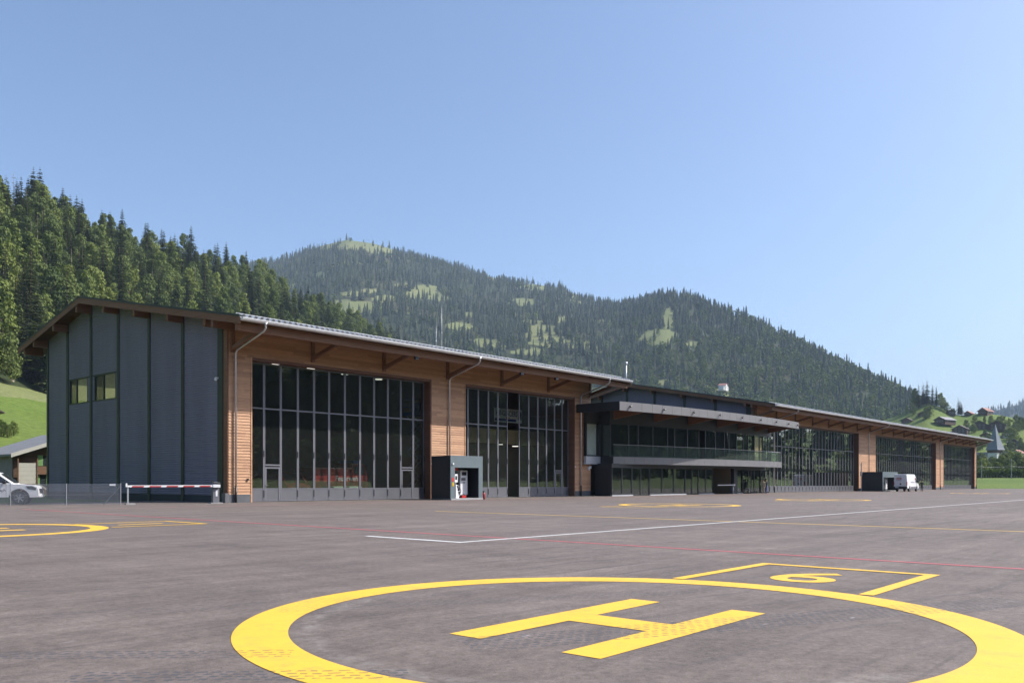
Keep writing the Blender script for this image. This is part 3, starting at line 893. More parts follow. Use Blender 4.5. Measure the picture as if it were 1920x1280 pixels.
for n, c in enumerate(cand):
    p, kind, h, az, u, px0, py0 = c
    if n < 296:
        nm = {'spruce': 'spruce_tree', 'beech': 'beech_tree', 'larch': 'larch_tree'}[kind]
        o = place_tree(kind, R.randrange(9), p, h, R.uniform(0, 6.28), nm, 'tree', 'trees of the wooded hill')
        named.append((o, tree_label(kind, h, px0, u), px0))
    else:
        vi = {'spruce': 7, 'beech': 10, 'larch': 13}[kind] + R.randrange(2)
        qx = 0.82 if kind == 'beech' else 1.0
        h0 = {'spruce': 26, 'beech': 20, 'larch': 24}[kind]
        rest.append((p, h / h0, R.uniform(0, 6.28), vi, qx))
for px, u, h in ((26, 0.86, 29),):
    p = near_hill.rz(azp(px), u)
    place_tree('dead_spruce', 0, p, h, 0.3, 'dead_spruce', 'bare grey dead spruce near the left picture edge', None)
single_out(named)
wood('hill_wood', 'mixed wood filling the hillside behind the hangar', rest)

# --- the mountain's wood
pts = []
for i in range(15500):
    px = R.uniform(380, 1815); az = azp(px)
    u = 1.02 - 1.0 * R.random() ** 1.15
    if u < 0.18: continue
    p = mid_hill.rz(az, u)
    sx, sy = project(p)
    if sy > lerp_table(ROOF_LINE, sx) + 25: continue
    e = fbm(p.x, p.y, 130, 3)
    hit = False
    for cx, cy, rx, ry in CLEAR:
        if ((sx - cx) / rx) ** 2 + ((sy - cy) / ry) ** 2 < 1 + 0.9 * e: hit = True; break
    if hit and R.random() < (0.96 if sy > 500 else 0.88): continue
    if sx < 1150 and sy > 540 and e > 0.24 and R.random() < 0.75: continue
    if e > 0.38 and R.random() < 0.6: continue
    low = max(0.0, (sy - (600 if sx > 1150 else 640)) / 90.0)
    leaf = R.random() < 0.08 + 0.62 * max(0, min(1, low + e * 1.5)) * (1.0 if sx > 780 else 0.7)
    if sx > 1140: leaf = leaf or R.random() < 0.42 * max(0, min(1, (sy - 560) / 60)) * (0.4 + 1.6 * max(0, e + .3))
    h = R.uniform(0.5, 1.2) * (0.85 + 0.5 * e)
    if leaf: pts.append((p, h * 0.95, R.uniform(0, 6.28), 4 + R.randrange(3), R.uniform(0.9, 1.3)))
    else: pts.append((p, h * 1.08, R.uniform(0, 6.28), R.randrange(4), R.uniform(0.8, 1.25)))
wood('mountain_wood', 'dense conifer wood covering the mountain', pts)

pts = []
for i in range(2600):
    az = R.uniform(azp(1700), 58); u = 0.55 + 0.46 * R.random()
    p = far_ridge.rz(az, u)
    pts.append((p, R.uniform(0.8, 1.3), R.uniform(0, 6.28), R.randrange(4), 1.4))
wood('ridge_wood', 'far conifer wood on the blue ridge', pts)

pts = []
for i in range(3600):
    az = R.uniform(37, 170); u = R.random() ** 1.3
    lo = u < 0.07
    if az < 60 and not lo and R.random() < 0.8: continue
    if lo and R.random() < 0.55 and az < 75: continue
    p = opp_hill.rz(az, u)
    if lo: pts.append((p, R.uniform(0.6, 1.0), R.uniform(0, 6.28), 4 + R.randrange(3) if R.random() < 0.6 else R.randrange(4), 1.0))
    else: pts.append((p, R.uniform(0.8, 1.25), R.uniform(0, 6.28), R.randrange(4) if R.random() < 0.75 else 4 + R.randrange(3), 1.3))
wood('valley_wood', 'wood on the valley side opposite the hangars', pts)

# ------------------------------------------------------------------ hangars
RIDGE_T, RIDGE_Z, EAVE_B, BACK_T = 18.56, 14.95, 3.27, 30.6
def roof_z(t):
    return RIDGE_Z - (0.1901 * (RIDGE_T - t) if t < RIDGE_T else 0.2165 * (t - RIDGE_T))
GCOLS = [0.80, 5.42, 10.0, 14.67, 19.21, 23.5, 27.4]
DOOR_TOP, MIDRAIL = 8.85, 5.95

def clad(mb, x0, x1, z0, z1, y, pitch=0.18):
    z = z0
    while z < z1 - 0.01:
        zt = min(z + pitch, z1)
        mb.add([(x0, y - 0.045, z), (x1, y - 0.045, z), (x1, y - 0.010, zt), (x0, y - 0.010, zt), (x0, y - 0.004, z), (x1, y - 0.004, z)], [(0, 1, 2, 3), (4, 5, 1, 0)])
        z = zt

def corrugated(mb, x, ta, tb, z0, z1, top, pitch=0.15):
    """horizontal ribs on a wall in the plane x, facing -x, clipped by the roof line top(t)"""
    z = z0
    N = 24
    ts = [ta + (tb - ta) * i / N for i in range(N + 1)]
    def span(zz):
        ok = [t for t in ts if top(t) >= zz]
        if not ok: return None
        lo, hi = ok[0], ok[-1]
        def refine(inside, outside):
            for _ in range(12):
                m = (inside + outside) / 2
                if top(m) >= zz: inside = m
                else: outside = m
            return inside
        if lo > ta: lo = refine(lo, lo - (tb - ta) / N)
        if hi < tb: hi = refine(hi, hi + (tb - ta) / N)
        return lo, hi
    prof = [(0, 0.0), (0.045, 0.0), (0.065, 0.042), (0.13, 0.042), (0.15, 0.0)]
    while z < z1:
        for (a, oa), (b, ob) in zip(prof, prof[1:]):
            za, zb = z + a, min(z + b, z1)
            if za >= z1: break
            sa, sb_ = span(za), span(zb)
            if sa is None: break
            if sb_ is None: sb_ = (sa[0] + (sa[1] - sa[0]) / 2,) * 2
            mb.add([(x - oa, sa[1], za), (x - oa, sa[0], za), (x - ob, sb_[0], zb), (x - ob, sb_[1], zb)], [(0, 1, 2, 3)])
        z += pitch

def door_leaf(root, off, x0, x1, glassm, passdoor=False, y=0.5, detail=True):
    g = gz((x0 + x1) / 2) + 0.03
    w = 0.075
    a, b = x0 + 0.006, x1 - 0.006
    f = MB(off)
    f.box(a, a + w, y, y + 0.09, g, DOOR_TOP); f.box(b - w, b, y, y + 0.09, g, DOOR_TOP)
    kz = g + 0.78
    for z0, z1 in ((g, g + 0.07), (kz, kz + 0.06), (MIDRAIL - 0.045, MIDRAIL + 0.045), (DOOR_TOP - 0.08, DOOR_TOP)):
        f.box(a + w, b - w, y + 0.004, y + 0.086, z0, z1)
    if passdoor:
        f.box(a + w, b - w, y - 0.012, y + 0.08, g + 2.28, g + 2.38)
        f.box(a + w, a + w + 0.09, y - 0.006, y + 0.075, g + 0.07, g + 2.2); f.box(b - w - 0.09, b - w, y - 0.006, y + 0.075, g + 0.07, g + 2.2)
        f.box(a + w + 0.09, b - w - 0.09, y - 0.006, y + 0.075, g + 2.1, g + 2.2)
    o = f.build('door_leaf', M['frame'], root)
    lo = MB(off); lo.box(a + w - 0.01, b - w + 0.01, y + 0.035, y + 0.043, kz + 0.05, MIDRAIL - 0.035); lo.build('pane', glassm, o)
    up = MB(off); up.box(a + w - 0.01, b - w + 0.01, y + 0.035, y + 0.043, MIDRAIL + 0.035, DOOR_TOP - 0.07); up.build('pane', glassm, o)
    k = MB(off); k.box(a + w - 0.005, b - w + 0.005, y + 0.02, y + 0.06, g + 0.065, kz + 0.005); k.build('kick_panel', M['kick'], o)
    if detail:
        h = MB(off)
        if passdoor:
            h.box(a + w + 0.02, a + w + 0.05, y - 0.06, y - 0.006, g + 1.0, g + 1.05); h.box(a + w + 0.02, a + w + 0.18, y - 0.075, y - 0.055, g + 1.01, g + 1.04)
            h.build('door_handle', M['chrome'], o)
        else:
            h.box(b - 0.035, b + 0.02, y - 0.03, y, g + 2.85, g + 3.25); h.box(b - 0.03, b + 0.015, y - 0.025, y, g + 0.25, g + 0.7); h.build('hinge', M['black'], o)
    return o

def hangar(name, label, s0, s1, bays, doors, end_over, gable_z0, pipes, glassm, windows, detail):
    root = thing(name, label, 'hangar', W(s0, 0), ANG)
    off = (s0, 0, 0)
    L0, L1 = s0 - 1.22, s1 + end_over
    # roof: ribbed metal sheet
    mb = MB(off); pitch = 0.39
    n = int((L1 - L0) / pitch)
    sec = []
    for i in range(n):
        x = L0 + (L1 - L0) * i / n; d = (L1 - L0) / n
        sec += [(x, 0.0), (x + d * 0.42, 0.0), (x + d * 0.52, 0.11), (x + d * 0.9, 0.11)]
    sec.append((L1, 0.0))
    for lo, hi in ((-EAVE_B, RIDGE_T), (RIDGE_T, BACK_T)):
        for (xa, ha), (xb, hb) in zip(sec, sec[1:]):
            mb.quad((xa, lo, roof_z(lo) + ha), (xb, lo, roof_z(lo) + hb), (xb, hi, roof_z(hi) + hb), (xa, hi, roof_z(hi) + ha))
    roof = mb.build('roof', M['rooftop'], root)
    # timber deck under it
    mb = MB(off)
    prof = [(-EAVE_B + 0.06, roof_z(-EAVE_B + 0.06) - 0.03), (RIDGE_T, RIDGE_Z - 0.03), (BACK_T - 0.06, roof_z(BACK_T - 0.06) - 0.03), (BACK_T - 0.06, roof_z(BACK_T - 0.06) - 0.2), (RIDGE_T, RIDGE_Z - 0.2), (-EAVE_B + 0.06, roof_z(-EAVE_B + 0.06) - 0.2)]
    mb.add([(L0 + 0.06, t, z) for t, z in prof] + [(L1 - 0.06, t, z) for t, z in prof],
           [(0, 1, 4, 5), (1, 2, 3, 4), (11, 10, 7, 6), (10, 9, 8, 7), (5, 4, 10, 11), (4, 3, 9, 10), (0, 5, 11, 6), (2, 8, 9, 3), (0, 6, 7, 1), (1, 7, 8, 2)])
    mb.build('roof_deck', M['soffit'], roof)
    for x, dr in ((L0, 1), (L1, -1)):
        for lo, hi in ((-EAVE_B, RIDGE_T), (RIDGE_T, BACK_T)):
            mb = MB(off); mb.prism([(lo, roof_z(lo) - 0.04), (hi, roof_z(hi) - 0.04), (hi, roof_z(hi) - 0.46), (lo, roof_z(lo) - 0.44)],
                     lambda t, z: (x, t, z), lambda t, z: (x + dr * 0.058, t, z)); mb.build('barge_board', M['beam'], roof)
            mb = MB(off); mb.prism([(lo, roof_z(lo) + 0.10), (hi, roof_z(hi) + 0.10), (hi, roof_z(hi) - 0.037), (lo, roof_z(lo) - 0.037)],
                     lambda t, z: (x - dr * 0.02, t, z), lambda t, z: (x + dr * 0.12, t, z)); mb.build('verge_flashing', M['flash'], roof)
    # gutter: half-round channel with brackets
    mb = MB(off); gc = (-EAVE_B - 0.10, roof_z(-EAVE_B) - 0.07); gr = 0.15
    sg = [(gc[0] + gr * cos(pi + pi * i / 8), gc[1] + gr * 1.15 * sin(pi + pi * i / 8)) for i in range(9)]
    for (ya, za), (yb, zb) in zip(sg, sg[1:]): mb.quad((L0 + .05, ya, za), (L1 - .05, ya, za), (L1 - .05, yb, zb), (L0 + .05, yb, zb))
    mb.tube([(L0 + .05, gc[0] - gr, gc[1]), (L1 - .05, gc[0] - gr, gc[1])], 0.018, 5)
    for xx in (L0 + .05, L1 - .05): mb.add([(xx, y, z) for y, z in sg], [tuple(range(9))])
    x = L0 + 0.5
    while x < L1:
        for (ya, za), (yb, zb) in zip(sg[:5], sg[1:6]): mb.quad((x - .012, ya - .008, za - .008), (x + .012, ya - .008, za - .008), (x + .012, yb - .008, zb - .008), (x - .012, yb - .008, zb - .008))
        x += 0.9
    mb.build('gutter', M['gutter'], roof)
    mb = MB(off); mb.box(L0 + .05, L1 - .05, -EAVE_B + 0.0, -EAVE_B + 0.055, roof_z(-EAVE_B) - 0.24, roof_z(-EAVE_B) - 0.035); mb.build('eave_board', M['gutter'], roof)
    mb = MB(off)                                                                 # snow guard rail near the eave
    for dz in (0.16,): mb.tube([(L0 + .3, -EAVE_B + 0.9, roof_z(-EAVE_B + .9) + dz), (L1 - .3, -EAVE_B + 0.9, roof_z(-EAVE_B + .9) + dz)], 0.02, 5)
    mb.build('snow_guard', M['zinc'], roof)
    # eave purlin, rafters, braces
    mb = MB(off); mb.box(L0 + 0.10, L1 - 0.10, -2.86, -2.62, 10.06, 10.52); mb.build('eave_purlin', M['beam'], root)
    for x in bays:
        mb = MB(off); mb.beam((x, 0.0, 9.42), (x, -2.66, 10.14), 0.18, 0.26); mb.build('brace', M['beam'], root)
        mb = MB(off); mb.prism([(0.0, roof_z(0) - 0.21), (-3.1, roof_z(-3.1) - 0.21), (-3.1, roof_z(-3.1) - 0.32), (-2.6, 10.53), (0.0, roof_z(0) - 0.55)], lambda t, z: (x - 0.1, t, z), lambda t, z: (x + 0.1, t, z)); mb.build('rafter', M['beam'], root)
        mb = MB(off); mb.box(x - 0.12, x + 0.12, -0.16, 0.0, 9.2, roof_z(0) - 0.3); mb.build('wall_post', M['beam'], root)
    # purlin ends under the gable overhang
    for t in GCOLS + [-0.1, 29.4]:
        zt = roof_z(t) - 0.21
        mb = MB(off); mb.box(L0 + 0.08, s0 + 0.3, t - 0.14, t + 0.14, min(zt, roof_z(t - .14) - .21, roof_z(t + .14) - .21) - 0.62, min(roof_z(t - .14), roof_z(t + .14)) - 0.20); mb.build('purlin', M['beam'], root)
    # gable: columns, ribbed panels, plinth
    xg = s0
    top = lambda t: roof_z(t) - 0.22
    zb = gz(s0) - 0.3
    for t in GCOLS:
        mb = MB(off); w = 0.17 if t > 1 else 0.30
        mb.box(xg - 0.09, xg + 0.14, t - w, t + w, max(zb, gable_z0 - 1), top(t) - 0.06); mb.build('gable_column', M['column'], root)
    mb = MB(off); mb.box(xg - 0.06, xg + 0.2, 0.005, 0.46, zb, top(0.2)); mb.build('corner_post', M['beam'], root)
    for i, (ta, tb) in enumerate(zip(GCOLS, GCOLS[1:])):
        a, b = ta + (0.17 if ta > 1 else 0.30), tb - 0.17
        segs = [(max(0.42, gable_z0), 20)]
        if windows and i in (3, 4): segs = [(0.42, 7.28), (9.27, 20)]
        for z0, z1 in segs:
            mb = MB(off); corrugated(mb, xg, a, b, z0, z1, top); mb.build('wall_panel', M['corr'], root)
        if windows and i in (3, 4):
            fr = MB(off)
            fr.box(xg - 0.05, xg + 0.1, a, b, 7.28, 7.37); fr.box(xg - 0.05, xg + 0.1, a, b, 9.18, 9.27)
            wa, wb = (15.18, 18.58) if i == 3 else (19.95, 23.1)
            fr.box(xg - 0.04, xg + 0.1, wa - .08, wa, 7.37, 9.18); fr.box(xg - 0.04, xg + 0.1, wb, wb + .08, 7.37, 9.18)
            for pa, pb in ((a, wa - .08), (wb + .08, b)):
                mb = MB(off); corrugated(mb, xg, pa, pb, 7.37, 9.18, top); mb.build('wall_panel', M['corr'], root)
            mt = wa + (wb - wa) * (0.58 if i == 3 else 0.62)
            fr.box(xg - 0.02, xg + 0.09, mt - 0.05, mt + 0.05, 7.37, 9.18)
            wo = fr.build('window', M['column'], root)
            for k, (p, q) in enumerate(((wa, mt - .05), (mt + .05, wb))):
                g = MB(off); g.box(xg + 0.035, xg + 0.045, p - .01, q + .01, 7.36, 9.19); g.build('pane', M['glass_g'] if k == 0 else M['glass_clear'], wo)
    mb = MB(off); mb.box(xg + 0.15, xg + 0.18, 0.5, 14.5, max(zb, gable_z0 - 2), 11.2); mb.box(xg + 0.15, xg + 0.18, 14.5, 23.6, max(zb, gable_z0 - 2), 7.2); mb.box(xg + 0.15, xg + 0.18, 23.6, 27.3, max(zb, gable_z0 - 2), 11.2)
    mb.build('gable_lining', M['interior_dark'], root)
    if gable_z0 < 1:
        mb = MB(off); mb.box(xg - 0.04, xg + 0.14, 0.47, 27.5, zb, 0.40); mb.build('plinth', M['plinth_dark'], root)
    # front wall: cladding above the doors and on the piers
    cl = MB(off); pl = MB(off); core = MB(off)
    edges = [s0] + [e for d in doors for e in (d['a'], d['b'])] + [s1]
    ztop = roof_z(0) - 0.25
    clad(cl, s0 + 0.0, s1, DOOR_TOP + 0.20, ztop, 0)
    core.box(s0 + 0.21, s1, 0.0, 0.14, DOOR_TOP + 0.20, ztop)
    for a, b in zip(edges[::2], edges[1::2]):
        clad(cl, a, b, 0.50 + gz((a + b) / 2), DOOR_TOP + 0.20, 0)
        core.box(max(a, s0 + 0.21), b, 0.0, 1.0, gz(b) - 0.3, DOOR_TOP + 0.2)
        pl = MB(off); pl.box(a, b, -0.05, -0.002, gz(b) - 0.3, 0.50 + gz((a + b) / 2)); pl.build('plinth', M['plinth'], root)
    props(cl.build('cladding', M['cladding'], root), None, None, None, 'stuff')
    core.build('wall', M['trim'], root)
    for d in doors:
        a, b = d['a'], d['b']
        mb = MB(off); mb.box(a, b, -0.045, 0.46, DOOR_TOP + 0.02, DOOR_TOP + 0.20); mb.build('lintel', M['trim'], root)
        mb = MB(off); mb.box(a - 0.10, a, -0.06, 0.02, gz(a) - 0.2, DOOR_TOP + 0.2); mb.build('door_trim', M['cladding'], root)
        mb = MB(off); mb.box(b, b + 0.12, -0.06, 0.02, gz(b) - 0.2, DOOR_TOP + 0.2); mb.build('door_trim', M['trim'], root)
        mb = MB(off); mb.box(b - 0.025, b - 0.002, 0.0, 0.9, gz(b) - 0.2, DOOR_TOP + 0.02); mb.build('door_reveal', M['trim'], root)
        mb = MB(off); mb.box(a, b, 0.45, 0.62, gz(b) - 0.2, gz(b) + 0.02); mb.build('door_sill', M['concrete'], root)
        for k, (p, q) in enumerate(zip(d['edges'], d['edges'][1:])):
            if k in d.get('open', ()): continue
            door_leaf(root, off, p, q, glassm, k in d.get('passd', ()), detail=detail)
    # far end wall, back wall, floor
    mb = MB(off); mb.prism([(0.15, gz(s1) - 0.3), (0.15, ztop), (RIDGE_T, RIDGE_Z - 0.22), (27.3, top(27.3)), (27.3, gz(s1) - 0.3)], lambda t, z: (s1 - 0.02, t, z), lambda t, z: (s1 - 0.2, t, z)); mb.build('end_wall', M['beam'], root)
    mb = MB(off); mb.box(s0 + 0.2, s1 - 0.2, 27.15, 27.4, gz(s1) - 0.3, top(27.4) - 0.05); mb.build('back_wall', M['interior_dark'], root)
    mb = MB(off); mb.add([(s0 + .2, 0.4, gz(s0) + .012), (s1 - .2, 0.4, gz(s1) + .012), (s1 - .2, 27.1, gz(s1) + .012), (s0 + .2, 27.1, gz(s0) + .012)], [(0, 1, 2, 3)]); mb.build('hangar_floor', M['interior_floor'], root)
    for x in pipes:
        mb = MB(off); g = gz(x); zk = 9.25
        mb.tube([(x, gc[0], gc[1] - 0.12), (x, gc[0], gc[1] - 0.42), (x, gc[0] + 0.18, gc[1] - 0.58), (x, -0.32, zk + 0.1), (x, -0.16, zk - 0.12), (x, -0.16, g + 0.95)], 0.062, 8)
        mb.tube([(x, gc[0], gc[1] - 0.10), (x, gc[0], gc[1] - 0.30)], 0.12, 8, r2=0.065)
        p = mb.build('downpipe', M['zinc'], root, True)
        mb = MB(off); mb.tube([(x, -0.16, g + 1.0), (x, -0.16, g - 0.05)], 0.075, 8); mb.build('pipe_shoe', M['black'], p, True)
    return root, off

e1 = [1.75, 2.83, 4.07, 5.39, 6.69, 7.93, 9.28, 10.62, 11.91, 13.21, 14.47, 15.72, 16.85]
e2 = [21.05, 21.70, 22.94, 24.17, 25.37, 26.61, 28.12, 29.45, 30.72, 31.96, 33.15, 34.30, 35.25]
h1, off1 = hangar('hangar', 'near timber hangar with slate-grey ribbed gable and two tall glazed folding doors', 0.0, 38.07, [0.25, 6.15, 12.35, 18.8, 25.2, 31.5, 37.9],
    [dict(a=1.62, b=16.97, edges=e1, passd=(1, 10)), dict(a=20.84, b=35.4, edges=e2, open=(5,), passd=(10,))], 2.05, 0.0, [0.42, 18.95, 36.35], M['glass'], True, True)
def even(a, b, n): return [a + (b - a) * i / n for i in range(n + 1)]
B2 = [74.45 + 6.36 * i for i in range(20)]
h2, off2 = hangar('hangar', 'long far timber hangar with three wide glazed folding doors', 74.2, 195.4, B2,
    [dict(a=76.2, b=113.3, edges=even(76.3, 112.6, 29)), dict(a=122.0, b=160.0, edges=even(122.1, 159.3, 30)), dict(a=166.0, b=193.8, edges=even(166.1, 193.1, 22))],
    1.2, 8.0, [80.0, 118.2, 163.2, 195.2], M['glass_far'], False, True)

def hp(root, off, name, mat, fn, parent=None, **kw):
    mb = MB(off); fn(mb); return mb.build(name, mat, parent or root, **kw)

# small fittings on the near hangar
for x, b, z in ((12.9, 2.9, 9.98), (24.4, 2.9, 9.98), (29.0, 2.9, 9.98)):
    o = hp(h1, off1, 'floodlight', M['black'], lambda m: (m.box(x - .16, x + .16, -b - .1, -b + .12, z - .12, z + .06), m.box(x - .02, x + .02, -b - .02, -b + .02, z + .06, z + .1)))
    hp(h1, off1, 'lens', M['window'], lambda m: m.box(x - .13, x + .13, -b - .105, -b - .1, z - .1, z + .03), o)
o = hp(h1, off1, 'dome_camera', M['white'], lambda m: (m.box(-.25, -.09, .95, 1.15, 7.62, 7.72), m.sphere((-.22, 1.05, 7.58), .1, 10, 6)))
for x in (17.02, 35.5):
    hp(h1, off1, 'wall_switch', M['white'], lambda m: m.box(x + .01, x + .10, -.09, -.06, 2.55, 2.67))
hp(h1, off1, 'socket_box', M['black'], lambda m: m.box(1.25, 1.36, -.12, -.03, 1.35, 1.48))
hp(h1, off1, 'service_cabinet', M['kick'], lambda m: m.box(-.35, -.07, -.25, .15, -.1, .58))
# lamps under the hangar roof
for x, t, z in ((7.4, 6.0, 9.75), (10.4, 6.0, 9.7), (13.6, 6.0, 9.6), (17.0, 6.0, 9.5), (6.5, 14.0, 11.2), (14.0, 14.0, 11.2), (30.0, 4.4, 4.6), (32.2, 4.4, 4.5), (38, 14, 8)):
    if x > 37: continue
    o = hp(h1, off1, 'ceiling_lamp', M['black'], lambda m: (m.tube([(x, t, z + .05), (x, t, z + .22)], .28, 12, r2=.12), m.tube([(x, t, z + .2), (x, t, min(z + 2, roof_z(t) - .2))], .012, 4)))
    hp(h1, off1, 'diffuser', M['lamp'], lambda m: m.tube([(x, t, z), (x, t, z + .05)], .3, 12), o)
# mezzanine behind the second door
o = hp(h1, off1, 'mezzanine', M['osb'], lambda m: (m.box(20.5, 37.8, 5.4, 5.55, 4.75, 6.1), m.box(20.5, 37.8, 5.55, 27, 6.0, 6.1)))
hp(h1, off1, 'mezzanine_wall', M['interior'], lambda m: (m.box(20.5, 37.8, 6.4, 6.6, -.1, 4.75), m.box(19.9, 20.1, 1.0, 27, -.1, 11)), o)

# banner hanging inside the second door
bn = thing('banner', 'white printed banner hanging inside the second hangar door', 'banner', W(31.9, -5.0, 6.75), ANG)
mb = MB(); mb.box(-2.0, 2.0, 0, 0.02, 0, 1.25); mb.build('sheet', M['white'], bn)
me = text_mesh('lettering', 'AIR-GLACIERS', 0.62, M['printblue'], bold=0.008); o = link('lettering', me, bn, (-0.25, -0.012, 0.82)); o.rotation_euler = (pi / 2, 0, 0); o.scale = (0.80, 1.15, 1)
mb = MB(); mb.box(-1.9, 1.1, -0.012, -0.004, 0.10, 0.34); mb.build('stripe', M['printblue'], bn)
mb = MB(); mb.box(-0.4, 0.2, -0.014, -0.006, 0.40, 0.47); mb.build('stripe', M['printred'], bn)
mb = MB(); mb.prism([(1.35, .35), (1.9, .3), (1.95, .9), (1.7, 1.15), (1.45, .8)], lambda x, z: (x, -0.012, z), lambda x, z: (x, -0.004, z)); mb.build('picture', M['printgrey'], bn)
mb = MB(); mb.tube([(-2.05, 0.01, 1.27), (2.05, 0.01, 1.27)], 0.025, 6); mb.tube([(-1.6, .01, 1.27), (-1.6, .01, 4.5)], .008, 4); mb.tube([(1.6, .01, 1.27), (1.6, .01, 4.5)], .008, 4); mb.build('hanging_bar', M['zinc'], bn)

# masts and flue on the roofs
def mast(s, t, z1, label, r=0.035, name='antenna_mast', cat='mast', cap=False):
    z0 = roof_z(t)
    o = thing(name, label, cat, W(s, -t, z0), ANG)
    mb = MB(); mb.tube([(0, 0, -0.1), (0, 0, z1 - z0)], r, 8, r2=r * 0.7); mb.build('tube', M['galv'], o, True)
    mb = MB(); mb.tube([(0, 0, 0.0), (0, 0, 0.18)], r * 2.6, 8, r2=r * 1.2); mb.build('foot', M['flash'], o)
    if cap:
        mb = MB(); mb.tube([(0, 0, z1 - z0 - 0.1), (0, 0, z1 - z0 + 0.25)], r * 1.7, 10); mb.build('cap', M['galv'], o)
    else:
        mb = MB(); mb.box(-.06, .06, -.02, .02, (z1 - z0) * .45, (z1 - z0) * .45 + .12); mb.tube([(0, 0, (z1 - z0)), (0, 0, (z1 - z0) + .9)], .012, 5); mb.build('whip', M['galv'], o)
mast(34.4, 16.4, 19.4, 'tall thin antenna mast on the near hangar roof', 0.032)
mast(33.2, 16.0, 17.2, 'short thin mast beside the tall antenna mast', 0.03)

# ------------------------------------------------------------------ things inside the near hangar
FONT_UP = (pi / 2, 0, 0)
tr = thing('fire_truck', 'red fire truck parked inside the first hangar door', 'truck', W(10.4, -2.3, gz(10)), ANG)
mb = MB(); mb.prism([(-2.4, .55), (2.4, .55), (2.4, 1.7), (2.1, 2.6), (.9, 2.65), (.9, 2.3), (-2.4, 2.3)], lambda x, z: (x, 0, z), lambda x, z: (x, 2.3, z)); mb.build('body', M['dred'], tr, bevel=.06)
mb = MB(); mb.box(-2.3, 2.3, -.012, -.003, 1.30, 1.74); mb.build('stripe', M['printred'], tr)
me = text_mesh('lettering', 'Feuerwehr', 0.52, M['white'], bold=.01); o = link('lettering', me, tr, (0.55, -0.02, 1.52)); o.rotation_euler = FONT_UP
mb = MB(); mb.box(1.1, 2.0, -.01, .0, 1.85, 2.4); mb.build('side_window', M['window'], tr)
for x in (-1.5, 1.5):
    mb = MB(); mb.tube([(x, -.03, .5), (x, .3, .5)], .5, 18); w = mb.build('wheel', M['rubber'], tr); mb = MB(); mb.tube([(x, -.05, .5), (x, -.02, .5)], .26, 14); mb.build('rim', M['galv'], w)
mb = MB(); mb.box(1.3, 1.8, .3, 2.0, 2.66, 2.86); mb.build('beacon_bar', M['bluem'], tr)
cr_ = thing('fire_van', 'dark red van facing out of the first hangar door', 'van', W(6.55, -2.0, gz(7)), ANG)
mb = MB(); mb.prism([(0, .35), (0, 1.0), (.25, 1.15), (1.1, 1.95), (4.8, 2.0), (4.8, .35)], lambda y, z: (-.98, y, z), lambda y, z: (.98, y, z)); mb.build('body', M['dred'], cr_, bevel=.08)
mb = MB(); mb.box(-.5, .5, -.03, .02, .58, .9); mb.build('grille', M['black'], cr_)
for z in (.66, .76, .84): mb = MB(); mb.box(-.48, .48, -.045, -.03, z, z + .025); mb.build('grille_bar', M['chrome'], cr_)
mb = MB(); mb.tube([(0.17 * cos(2 * pi * i / 20), -.06, .75 + .17 * sin(2 * pi * i / 20)) for i in range(21)], .018, 5)
for a in (90, 210, 330): mb.beam((0, -.06, .75), (.165 * cos(radians(a)), -.06, .75 + .165 * sin(radians(a))), .03, .03, (0, 1, 0))
mb.build('star_emblem', M['chrome'], cr_)
for x in (-.74, .74): mb = MB(); mb.sphere((x, .03, .75), .16, 12, 8, (1, .5, .8)); mb.build('headlight', M['white'], cr_, True)
mb = MB(); mb.quad((-.8, .30, 1.2), (.8, .30, 1.2), (.75, 1.02, 1.88), (-.75, 1.02, 1.88)); mb.build('windscreen', M['car_glass'], cr_)
for x in (-.86, .86):
    mb = MB(); mb.tube([(x - .1, .8, .35), (x + .1, .8, .35)], .35, 16); mb.build('wheel', M['rubber'], cr_)
for i, (x, t, w, lab) in enumerate(((9.35, 1.15, 1.05, 'left pale green equipment box behind the first hangar door'), (10.75, 1.15, 1.15, 'right pale green equipment box behind the first hangar door'))):
    o = thing('equipment_box', lab, 'box', W(x, -t, gz(x) + .02), ANG, 'pale equipment boxes')
    mb = MB(); mb.box(-w / 2, w / 2, 0, .8, .12, .95); mb.build('case', M['ivory'], o, bevel=.03)
    for xx in (-w * .25, w * .22): mb = MB(); mb.box(xx - .17, xx + .17, -.012, 0, .5, .8); mb.build('vent', M['black'], o)
    for xx in (-w * .4, w * .4): mb = MB(); mb.tube([(xx, .1, .06), (xx, .16, .06)], .06, 10); mb.build('castor', M['rubber'], o)
sl = thing('scissor_lift', 'raised blue scissor lift inside the first hangar door', 'lift', W(19.2, -3.6, gz(19)), ANG)
mb = MB(); mb.box(-1.2, 1.2, -.5, .5, .25, .85); mb.build('chassis', M['yellowm'], sl, bevel=.03)
for x in (-.8, .8):
    for y in (-.5, .5): mb = MB(); mb.tube([(x, y - .1, .27), (x, y + .1, .27)], .27, 14); mb.build('wheel', M['rubber'], sl)
for k in range(4):
    z0, z1 = .9 + k * 1.42, .9 + (k + 1) * 1.42
    for y in (-.36, .36):
        mb = MB(); mb.beam((-.95, y, z0), (.95, y, z1), .07, .13); mb.beam((.95, y + .06, z0), (-.95, y + .06, z1), .07, .13); mb.build('scissor_arm', M['galv'], sl)
pf = MB(); pf.box(-1.25, 1.25, -.55, .55, 6.6, 6.85); pf = pf.build('platform', M['bluem'], sl)
mb = MB()
for z in (7.3, 7.95):
    mb.tube([(-1.2, -.5, z), (1.2, -.5, z), (1.2, .5, z), (-1.2, .5, z), (-1.2, -.5, z)], .025, 5)
for x in (-1.2, -.4, .4, 1.2):
    for y in (-.5, .5): mb.tube([(x, y, 6.85), (x, y, 7.95)], .025, 5)
mb.build('guard_rail', M['bluem'], pf)
